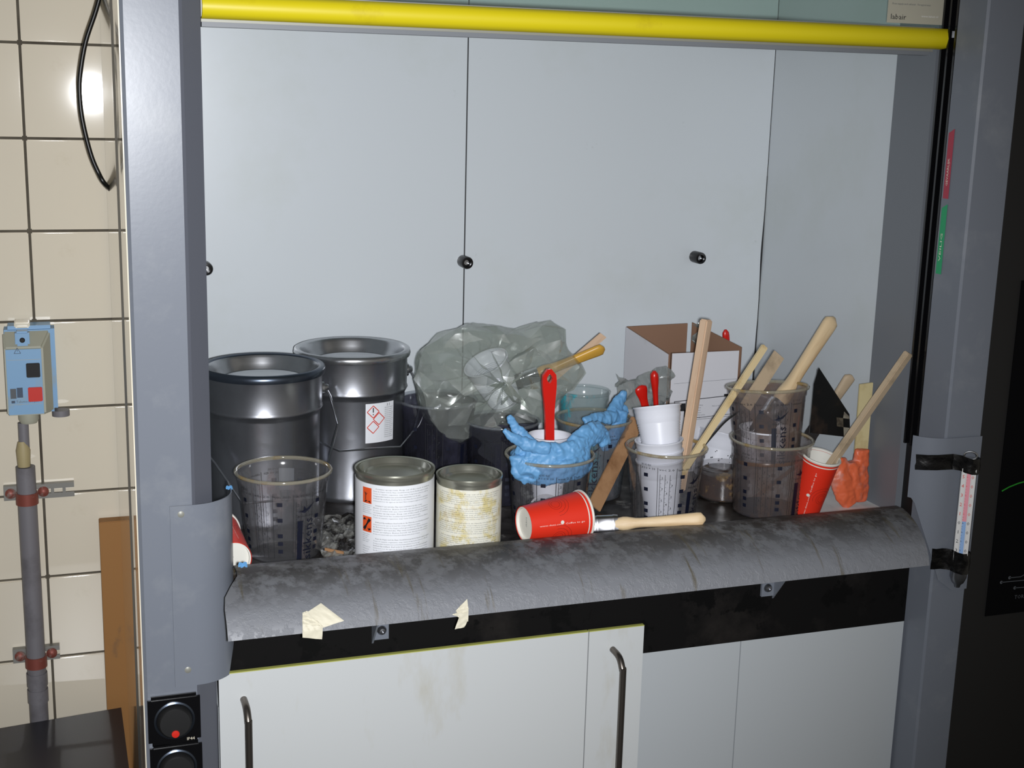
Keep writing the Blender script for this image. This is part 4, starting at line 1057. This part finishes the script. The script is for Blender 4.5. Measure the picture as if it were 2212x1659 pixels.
# ---- crumple helper
def crumple_fn(seed, amp, sc, ridge=True):
    off = Vector((seed*7.3, seed*3.1, seed*1.7))
    def f(p):
        q = p*sc+off
        v = noise.noise_vector(q)*.8+noise.noise_vector(q*2.3)*.4
        r = 0
        if ridge:
            r = (1-2*abs(noise.noise(q*1.3+Vector((9, 1, 4)))))+.5*(1-2*abs(noise.noise(q*2.9)))
        return v*amp, r*amp
    return f
def remeshed(name, parts, mt, voxel, seed, amp, sc, root, smooth=True, sharp=38, dec=None):
    """join overlapping lumps into one continuous surface and crumple it"""
    bm = bmesh.new()
    for fn_ in parts: fn_(bm)
    me = bpy.data.meshes.new(name); bm.to_mesh(me); bm.free()
    o = bpy.data.objects.new(name, me); COL.objects.link(o)
    md = o.modifiers.new('r', 'REMESH'); md.mode = 'VOXEL'; md.voxel_size = voxel
    dg = bpy.context.evaluated_depsgraph_get(); ev = o.evaluated_get(dg); me2 = bpy.data.meshes.new_from_object(ev)
    o.modifiers.clear(); o.data = me2; bpy.data.meshes.remove(me)
    f = crumple_fn(seed, amp, sc)
    ns = [v.normal.copy() for v in me2.vertices]
    for v, n_ in zip(me2.vertices, ns):
        d_, r = f(v.co); v.co += d_+n_*(r*1.15)
    me2.materials.clear(); me2.materials.append(mt)
    for p_ in me2.polygons: p_.use_smooth = smooth
    o.parent = root; o.matrix_parent_inverse = Matrix.Identity(4); return o
# ---- blue glove bunched in cup B, falling to the right over the cloudy cup
g = thing('rubber_glove', 'crumpled blue glove bunched round the rim of a clear cup', 'glove', tuple(lb+Vector((0, 0, .10))))
gl = Vector(g.location)
def GP(x, y, dy): return onY(x, y, lb.y+dy)-gl
def band(ptsr):
    def f(bm): tube(bm, smoothpath([q for q, _ in ptsr], 4), [r for r in [ptsr[min(i//4, len(ptsr)-1)][1]*(1-(i % 4)/4)+ptsr[min(i//4+1, len(ptsr)-1)][1]*((i % 4)/4) for i in range((len(ptsr)-1)*4+1)]], 10, flat=(1, .5))
    return f
ringpts = []
for i in range(17):
    a = 2*PI*i/16; ringpts.append((Vector((.0465*math.cos(a), .0465*math.sin(a), .010+.004*math.sin(3*a)+(.006 if math.cos(a) > .3 else 0))), .0095+.0025*math.sin(2*a+1)))
parts = [band(ringpts),
 band([(GP(1098, 897, -.02), .0035), (GP(1115, 925, -.02), .0065), (GP(1140, 955, -.025), .008), (GP(1165, 975, -.035), .008)]),
 band([(GP(1088, 930, -.035), .0030), (GP(1110, 945, -.037), .0060), (GP(1140, 960, -.04), .008), (GP(1185, 970, -.045), .008)]),
 band([(GP(1150, 978, -.036), .010), (GP(1190, 976, -.040), .011), (GP(1235, 970, -.036), .011), (GP(1262, 955, -.025), .013)]),
 band([(GP(1235, 965, -.03), .012), (GP(1265, 945, -.02), .0165), (GP(1285, 935, -.01), .016), (GP(1300, 940, .0), .013), (GP(1308, 958, .0), .009)]),
 band([(GP(1125, 1000, -.030), .012), (GP(1150, 1010, -.038), .0145), (GP(1190, 1012, -.043), .015), (GP(1230, 1010, -.040), .015), (GP(1265, 995, -.028), .013)]),
 band([(GP(1122, 985, -.026), .013), (GP(1127, 1015, -.028), .013), (GP(1140, 1036, -.030), .010)]),
 band([(GP(1130, 1028, -.030), .010), (GP(1165, 1030, -.040), .012), (GP(1205, 1026, -.043), .012), (GP(1250, 1015, -.036), .011), (GP(1272, 998, -.024), .010)]),
 band([(GP(1118, 968, -.020), .010), (GP(1140, 975, -.030), .010), (GP(1175, 980, -.038), .010)]),
 band([(GP(1135, 985, -.030), .013), (GP(1185, 988, -.040), .0155), (GP(1240, 985, -.036), .0155), (GP(1268, 978, -.022), .013)])]
remeshed('glove_body', parts, M['glove'], .0017, 3, .0019, 60, g)
# second glove in the cloudy cup
ld = Vector(cD.location)
g2 = thing('rubber_glove', 'blue glove draped over the cloudy cup with one finger pointing up', 'glove', (ld.x, ld.y, ld.z+.12)); gl2 = Vector(g2.location)
def GP2(x, y, dy): return onY(x, y, ld.y+dy)-gl2
parts = [band([(GP2(1347, 846, .0), .0045), (GP2(1340, 862, .0), .0085), (GP2(1325, 885, -.01), .0095), (GP2(1318, 900, -.02), .009), (GP2(1290, 903, -.035), .0075), (GP2(1262, 912, -.045), .006)]),
 band([(GP2(1352, 885, .0), .007), (GP2(1335, 900, -.015), .0085), (GP2(1312, 905, -.03), .006)]),
 band([(GP2(1345, 890, -.012), .008), (GP2(1335, 925, -.018), .010), (GP2(1318, 955, -.028), .010), (GP2(1300, 962, -.038), .008)])]
remeshed('glove_body', parts, M['glove'], .0017, 8, .0017, 60, g2)

# ---- plastic bag over the dark cups
bgc = onY(1075, 815, .385)
bag = thing('plastic_bag', 'crumpled clear plastic bag lying over the dark cups', 'bag', tuple(bgc))
outl = [(893, 800), (900, 755), (935, 728), (985, 704), (1040, 698), (1095, 707), (1128, 722), (1150, 700), (1180, 689), (1206, 690), (1216, 735), (1232, 768), (1262, 782), (1268, 800), (1240, 828), (1218, 848), (1190, 880), (1160, 915), (1115, 908), (1075, 912), (1040, 925), (1010, 948), (972, 965), (930, 930), (905, 880), (892, 840)]
cpx = (1070, 820)
tab = sorted([(math.atan2(-(y-cpx[1]), x-cpx[0]), math.hypot(x-cpx[0], y-cpx[1])) for x, y in outl])
def Rad(a):
    a = (a+PI) % (2*PI)-PI; ts = [(tab[-1][0]-2*PI, tab[-1][1])]+tab+[(tab[0][0]+2*PI, tab[0][1])]
    for (a0, r0), (a1, r1) in zip(ts, ts[1:]):
        if a0 <= a <= a1: return r0+(r1-r0)*(a-a0)/max(1e-9, a1-a0)
NA, NB = 28, 13
V = []; F_ = []
rb_ = random.Random(21)
for j in range(NB+1):
    ph = PI*j/NB
    for i in range(NA):
        a = 2*PI*(i+.5*(j % 2))/NA; s = math.sin(ph)**.8 if 0 < j < NB else 0
        rr = Rad(a)*s
        P = onY(cpx[0]+math.cos(a)*rr, cpx[1]-math.sin(a)*rr, .385)
        v = P-bgc; v.y = -math.cos(ph)*.080
        inner = min(1, 2.2*(1-s)+.10)
        f1 = 1-2*abs(noise.noise(v*9+Vector((4, 2, 1))))
        n_ = Vector((v.x, v.y*2.2, v.z)).normalized() if s else Vector((0, v.y, 0)).normalized()
        v = v-n_*(.038*max(0, f1)*inner)
        k = .0150*(.35+.65*inner)
        v += Vector((rb_.uniform(-k, k)*.6, rb_.uniform(-k, k)*1.1, rb_.uniform(-k, k)*.6))
        V.append(tuple(v))
for j in range(NB):
    for i in range(NA):
        p0, p1, p2, p3 = j*NA+i, j*NA+(i+1) % NA, (j+1)*NA+(i+1) % NA, (j+1)*NA+i
        if j % 2: F_ += [(p0, p1, p2), (p0, p2, p3)]
        else: F_ += [(p0, p1, p3), (p1, p2, p3)]
me = bpy.data.meshes.new('film'); me.from_pydata(V, [], F_); me.materials.append(M['bag'])
bm = bmesh.new(); bm.from_mesh(me); bmesh.ops.remove_doubles(bm, verts=bm.verts, dist=1e-6); fixn(bm)
co = {e: (e.verts[0].co-e.verts[1].co).length for e in bm.edges}
bmesh.ops.subdivide_edges(bm, edges=bm.edges[:], cuts=2, use_grid_fill=True, smooth=.05)
for v in bm.verts: v.co += noise.noise_vector(v.co*45)*.0032+noise.noise_vector(v.co*130)*.0009
bmesh.ops.triangulate(bm, faces=bm.faces[:]); fixn(bm); bm.to_mesh(me); bm.free()
o = bpy.data.objects.new('film', me); COL.objects.link(o); o.parent = bag
for p_ in me.polygons: p_.use_smooth = True
me.set_sharp_from_angle(angle=math.radians(16))
# twisted tail of film hanging to the right front
pts = [onY(*q, y_)-bgc for q, y_ in (((1040, 925), .36), ((1062, 960), .33), ((1085, 1000), .31), ((1108, 1040), .30), ((1118, 1080), .30))]
grid = [[p_+Vector((.012*(j-2)*(1+.3*math.sin(i)), .004*math.sin(j*2.2+i), .004*math.cos(j*1.4))) for j in range(5)] for i, p_ in enumerate(smoothpath(pts, 5))]
bm = bmesh.new(); sheet(bm, grid, .0006); link('twisted_tail', bm, M['film'], bag, False)
# white cup and brush inside the bag
b0 = onY(1080, 868, .40); b1 = onY(1060, 815, .385)
oc = ribbed((0, 0, 0), 'white plastic cup tilted inside the plastic bag', Hh=.080, Rt=.036, Rb=.024); lean(oc, onY(1092, 868, .385), onY(1058, 800, .375))

# ---- crumpled film scrap and red handled brushes behind the white cups
g = thing('film_scrap', 'grey crumpled film scrap in front of the carton', 'plastic film', tuple(onY(1400, 835, .40))); gg = Vector(g.location)
grid = []
rg = random.Random(5)
for i in range(23):
    row = []
    for j in range(15):
        u, v = i/22, j/14
        x = 1336+ (1450-1336)*u; y = 812+70*v+14*math.sin(u*5)*(1-v)-10*math.sin(u*PI)*(1-v)
        P = onY(x, y, .40+.03*math.sin(u*4+v*3))-gg; P += noise.noise_vector(P*45)*.014; row.append(P)
    grid.append(row)
bm = bmesh.new(); sheet(bm, grid, .0007); link('film', bm, M['film'], g)
red_handle('left red brush handle behind the white cup stack', onY(1397, 890, .365), onY(1383, 833, .365), .0215, .008, False, spin=.0)
red_handle('right taller red brush handle behind the white cup stack', onY(1418, 892, .36), onY(1413, 801, .36), .0140, .013, False)
g = thing('mixing_cup', 'clear cup behind the white cup stack holding red brushes', 'cup', (onY(1400, 950, .38).x, .375, WT))
bm = bmesh.new(); lathe(bm, [(0, 0), (.033, 0), (.041, .098), (.043, .099), (.0405, .100), (.0322, .0012), (0, .0012)], 40); fixn(bm); link('wall', bm, M['cloudy'], g, True)

# ---- carton
YBX = .405
cfl = onY(1452, 767, YBX); cfr = onY(1597, 754, YBX)
zt_c = (cfl.z+cfr.z)/2; x0, x1_ = cfl.x, cfr.x
ztl = onY(1352, 706, .55).z
c = thing('carton', 'open white carton with brown inside behind the cups', 'box', (x0, YBX, WT+.0)); 
Wc = x1_-x0; Hc = zt_c-WT; Dc = .15
th_ = .003
def CB(name, lo, hi, mt): bm = bmesh.new(); box(bm, lo, hi); return link(name, bm, mt, c)
def panel(name, quad, n, m0=M['carton'], m1=M['kraft']):
    """thin board from 4 corners: outer face white, inner face and edges brown"""
    q = [Vector(v) for v in quad]; n = Vector(n).normalized()*th_
    bm = bmesh.new(); A = [bm.verts.new(v) for v in q]; B = [bm.verts.new(v+n) for v in q]
    f = bm.faces.new(A); f.material_index = 0
    for fs in [B[::-1]]+[(A[i], B[i], B[(i+1) % 4], A[(i+1) % 4]) for i in range(4)]:
        f = bm.faces.new(fs); f.material_index = 1
    fixn(bm); return link(name, bm, None, c, mats=[m0, m1])
P_ = lambda px, py, Y: onY(px, py, Y)-Vector(c.location)
panel('front_side', [(0, 0, 0), (Wc, 0, 0), (Wc, 0, Hc), (0, 0, Hc)], (0, 1, 0))
lt = P_(1352, 706, YBX+.13); lb_ = Vector((lt.x, lt.y, 0)); fl_ = P_(1446, 766, YBX-.004)
panel('left_side', [(fl_.x-.001, -.003, 0), (lt.x, lt.y, 0), (lt.x, lt.y, lt.z), (fl_.x-.001, -.003, fl_.z)], (1, .3, 0))
rt = P_(1484, 698, YBX+.145)
panel('back_side', [(lt.x+.004, lt.y+.004, 0), (rt.x, rt.y, 0), (rt.x, rt.y, rt.z), (lt.x+.004, lt.y+.004, lt.z)], (0, -1, 0), M['carton'], M['kraft'])
r2 = P_(1496, 696, YBX+.135); r3 = P_(1603, 750, YBX+.01)
panel('right_flap', [(r2.x, r2.y, .02), (r3.x, r3.y, .02), (r3.x, r3.y, r3.z), (r2.x, r2.y, r2.z)], (-1, -1, 0), M['carton'], M['kraft'])
p = Print()
def BU(x, y): P = onY(x, y, YBX-.0006); return (P.x-x0, P.z-WT)
def brect(ax, ay, bx2, by, mi): a = BU(ax, ay); b_ = BU(bx2, by); p.rect(min(a[0], b_[0]), min(a[1], b_[1]), max(a[0], b_[0]), max(a[1], b_[1]), mi)
p.line(BU(1456, 868), BU(1570, 855), .0012, 0); p.line(BU(1457, 868), BU(1459, 890), .0012, 0); p.line(BU(1500, 903), BU(1590, 893), .0009, 0); p.line(BU(1500, 907), BU(1590, 897), .0005, 0)
brect(1464, 872, 1480, 888, 0); brect(1478, 886, 1498, 900, 0); p.top(); brect(1484, 893, 1490, 898, 1)
p.top()
for k, tx in enumerate(['3M', 'Scotch-Weld', 'Structural', 'adhesives', 'Applicator', 'Duo-Pak system', 'Cartridge']):
    a = BU(1500, 872+k*5.2); p.text(tx, a[0], a[1], .0030, 0)
a = BU(1538, 878); p.text('Made in USA', a[0], a[1], .0028, 0)
a = BU(1486, 917); p.text('PR/A', a[0], a[1], .0072, 0)
brect(1564, 851, 1580, 856, 0)
a = BU(1456, 829); b_ = BU(1592, 818)
p.line(a, b_, .0004, 2)
p.build('lettering', lambda u, v: (u, -.0006, v), [M['ink'], M['paper'], M['ink_g']], c)
# things in the carton
red_handle('red brush handle showing above the open carton flap', onY(1575, 800, .54), onY(1567, 712, .54), .0135, .009, False)
g = thing('film_scrap', 'green-grey crumpled film inside the open carton', 'plastic film', tuple(onY(1512, 735, .50))); gg = Vector(g.location)
grid = [[onY(1503+16*u_/8+5*math.sin(v_), 700+70*v_/10, .50)-gg+noise.noise_vector(Vector((u_*.5, v_*.4, 3)))*.010 for v_ in range(11)] for u_ in range(9)]
bm = bmesh.new(); sheet(bm, grid, .0006); link('film', bm, M['film'], g)

# ---- speckled white cup and amber jar behind
o = ribbed((0, 0, 0), 'speckled white plastic cup with red patch behind the sticks', Hh=.105, Rt=.0415, Rb=.028, dots=True); lean(o, onY(1530, 1062, .385), onY(1562, 935, .395))
g = thing('resin_jar', 'low clear jar of brown speckled resin behind the cups', 'jar', (onY(1560, 1080, .262).x, .262, WT+.0015))
bm = bmesh.new(); lathe(bm, [(0, 0), (.036, 0), (.0395, .004), (.0400, .040), (.034, .044), (0, .043)], 40); fixn(bm); link('resin', bm, M['amber'], g, True)
bm = bmesh.new(); lathe(bm, [(.0385, .0), (.0408, .003), (.0418, .048), (.0432, .049), (.0410, .050), (.0402, .003)], 40); fixn(bm); link('wall', bm, M['clear'], g, True)
# ---- black folded card with checker squares
YK = .190
kp = [(1769, 794), (1835, 895), (1837, 945), (1749, 935), (1758, 830)]
g = thing('folded_card', 'black folded card with checkered corner beside nested cups', 'card', tuple(onY(1790, 930, YK))); gg = Vector(g.location)
bm = bmesh.new(); ps2 = [onY(x, y, YK+(x-1749)/88*.014)-gg for i, (x, y) in enumerate(kp)]
A = [bm.verts.new(v) for v in ps2]; B = [bm.verts.new(v+Vector((.001, .0018, 0))) for v in ps2]
bm.faces.new(A); bm.faces.new(B[::-1])
for i in range(5): bm.faces.new((A[i], B[i], B[(i+1) % 5], A[(i+1) % 5]))
fixn(bm); link('card', bm, M['blackcard'], g)
bm = bmesh.new(); ps3 = [onY(x, y, YK+yy)-gg for x, y, yy in ((1768, 798, .006), (1749, 936, .003), (1756, 938, .035), (1785, 850, .035))]
A = [bm.verts.new(v) for v in ps3]; B = [bm.verts.new(v+Vector((-.0012, .0012, 0))) for v in ps3]
bm.faces.new(A); bm.faces.new(B[::-1])
for i in range(4): bm.faces.new((A[i], B[i], B[(i+1) % 4], A[(i+1) % 4]))
fixn(bm); link('folded_wing', bm, M['blackcard'], g)
e0, e1, e2 = ps2[1], ps2[2], ps2[3]; ex = (e2-e1).normalized(); ez = (e0-e1); ez = ez/ez.length
p = Print(); sq = .0150
for (i, j, mi) in ((0, 0, 0), (1, 1, 1), (0, 2, 0)):
    u0, v0 = .0006+i*sq*.95, .0012+j*sq
    if j == 2: p.poly([(u0, v0), (u0+sq*.95, v0), (u0+sq*.75, v0+sq*.75), (u0, v0+sq*.25)], mi)
    else: p.rect(u0, v0, u0+sq*.95, v0+sq, mi)
nrm_ = (ps2[1]-ps2[0]).cross(ps2[2]-ps2[0]).normalized()
if nrm_.y > 0: nrm_ = -nrm_
p.build('checker_squares', lambda u, v: tuple(e1+ex*u+ez*v+nrm_*.0006), [mat('worn_beige', '8d8779', .6, dirt='4a4238', dscale=60, dlo=.5, dhi=.65), mat('worn_brown', '5a5244', .6, dirt='2a241e', dscale=50, dlo=.45, dhi=.6)], g)
# ---- orange smeared glove bag at the right
og = onY(1838, 1040, .165)
g = thing('orange_glove', 'orange paint-smeared plastic glove bag standing by the side wall', 'glove', (og.x, og.y, WT)); gg = Vector(g.location)
def GO(x, y, dy): return onY(x, y, .165+dy)-gg
parts = [band([(GO(1815, 990, .0), .010), (GO(1818, 1030, -.005), .020), (GO(1828, 1065, -.008), .019), (GO(1838, 1088, -.008), .013)]),
 band([(GO(1862, 972, .0), .0115), (GO(1858, 1010, .0), .0135), (GO(1858, 1050, -.005), .0145), (GO(1856, 1082, -.006), .012)]),
 band([(GO(1835, 1000, .0), .016), (GO(1842, 1045, -.004), .022), (GO(1846, 1078, -.006), .017)])]
remeshed('bag_body', parts, M['orange_gl'], .0018, 12, .0014, 40, g)
# ---- white sheet and low carton at the back right
A = onZ(1510, 1112, WT); B_ = onZ(1870, 1095, WT)
g = thing('paper_sheet', 'white paper sheet lying under the right-hand cups', 'paper', (1.215, .245, WT+.0012))
bm = bmesh.new(); gr = [[(.19*(i/12-.5)+.006*math.sin(j), .28*(j/8-.5), .0006+.0005*math.sin(i*1.3+j)) for j in range(9)] for i in range(13)]
sheet(bm, gr, .0004); link('sheet', bm, M['white_card'], g)
zc2 = onY(1800, 955, .50).z
g = thing('low_carton', 'low white carton with brown edge in the back right corner', 'box', (1.165, .47, WT+.003))
bm = bmesh.new(); box(bm, (0, -.03, 0), (.125, -.027, zc2-WT-.003)); box(bm, (0, .085, 0), (.125, .088, zc2-WT+.010)); box(bm, (0, -.027, 0), (.003, .085, zc2-WT-.003)); box(bm, (.122, -.027, 0), (.125, .085, zc2-WT-.003))
link('walls', bm, M['carton'], g)
bm = bmesh.new(); box(bm, (.003, -.0268, .0), (.122, .0848, .003)); box(bm, (0, -.0302, zc2-WT-.003), (.125, -.0268, zc2-WT-.0018)); link('brown_edge', bm, M['kraft'], g)
# ---- clear lid standing inside the gloved cup
b0 = Vector(cB_loc)+Vector((-.012, -.022, .035))
g = thing('clear_lid', 'round clear lid with whitish rim standing behind the lying red cup', 'lid', tuple(b0)); g.rotation_euler = (math.radians(72), 0, math.radians(-15))
bm = bmesh.new(); lathe(bm, [(.0240, -.001), (.0265, -.001), (.0268, .003), (.0240, .003)], 40, closed=True); fixn(bm); link('rim', bm, clear('whitish_rim', (.8, .8, .82), .45, (.75, .75, .78)), g, True)
bm = bmesh.new(); lathe(bm, [(0, 0), (.0240, 0), (.0240, .001), (0, .001)], 40); fixn(bm); link('disc', bm, M['clear'], g)
# ---- tape scraps on the sill edge, debris
def scrap(label, quads, mt, name='masking_tape', cat='tape'):
    o = thing(name, label, cat, tuple(S3(*quads[0][0]))); oo = Vector(o.location)
    for k, q in enumerate(quads):
        n = 10; a, b_, c_, d_ = [Vector(v) for v in q]; grid = []
        for i in range(n+1):
            u = i/n; row = []
            for j in range(n+1):
                v = j/n; P = (a*(1-u)+b_*u)*(1-v)+(d_*(1-u)+c_*u)*v
                P3 = S3(P.x, P.y) + Vector((0, -.0026-.0005*k, .0018+.0004*k)) + Vector((0, -.0004*math.sin(u*9+k)*math.sin(v*7), 0))
                row.append(P3-oo)
            grid.append(row)
        bm = bmesh.new(); sheet(bm, grid, .0004); link('strip', bm, mt, o, True)
    return o
def S3(px, py):   # point on the sill skin
    for Y in [(-.1105+.0015*k) for k in range(80)]:
        P = onY(px, py, Y)
        for (ya, za_), (yb_, zb__) in zip(prof, prof[1:]):
            if ya <= P.y <= yb_:
                zs = za_+(zb__-za_)*(P.y-ya)/(yb_-ya)
                if P.z <= zs+.0005: return P+Vector((0, -.0012, .0010))
    return onY(px, py, -.1130)
scrap('larger cream masking tape scrap folded over the sill edge', [[(654, 1330), (692, 1305), (742, 1343), (697, 1358)], [(651, 1328), (676, 1322), (696, 1352), (694, 1384)] if 0 else [(652, 1326), (662, 1322), (696, 1356), (652, 1352)], [(652, 1350), (696, 1355), (694, 1384), (652, 1380)]], M['masking'])
scrap('small curled masking tape scrap hanging from the sill edge', [[(982, 1322), (1007, 1296), (1010, 1318), (992, 1330)], [(974, 1330), (1010, 1316), (1009, 1345), (990, 1336)], [(990, 1334), (1009, 1342), (1000, 1358), (980, 1362)]], M['masking'])
# debris on worktop between tin and buckets
g = thing('film_debris', 'dark crumpled film debris on the worktop beside the larger tin', 'debris', (.47, .21, WT+.001)); 
grid = [[Vector((.10*(i/24-.5), .20*(j/30-.5), .004+.006*noise.noise(Vector((i*.33, j*.3, 1)))+.004*noise.noise(Vector((i*.9, j*.8, 7))))) for j in range(31)] for i in range(25)]
bm = bmesh.new(); sheet(bm, grid, -.0012); link('film', bm, M['foil'], g)
stick('small brown splinter lying on the worktop beside the tin', onZ(702, 1186, WT+.008), onZ(742, 1194, WT+.009), .004, .002, M['wood_b'], name='wood_splinter')

# ---- small blue glove crumbs
for lab, P in (('tiny torn blue scrap lying on the left end of the sill', S3(524, 1223)+Vector((0, -.002, .0025))), ('tiny torn blue scrap on the top edge of the left guard', Vector((.2855, .052, .9478)))):
    g = thing('glove_scrap', lab, 'scrap', tuple(P))
    grid = [[Vector(((i-3)*.0016, .0012*math.sin(i*2+j), (j-2)*.0014+.0008*math.sin(i*1.9)))*(1 if 'sill' in lab else .8) for j in range(5)] for i in range(7)]
    bm = bmesh.new(); sheet(bm, grid, .0005); link('film', bm, M['glove'], g, True)

# ---- white cup and brown resin ring inside the nested cups
fl_ = Vector(cF.location)
ribbed(fl_+Vector((-.008, -.004, .004)), 'low white cup standing inside the upper nested mixing cup', Hh=.052, Rt=.0400, Rb=.0330)
bm = bmesh.new(); lathe(bm, [(.0462, .0015), (.0480, .001), (.0486, .004), (.0478, .0065), (.0470, .004)], 40, closed=True); fixn(bm); link('resin_ring', bm, M['residue'], cF, True)
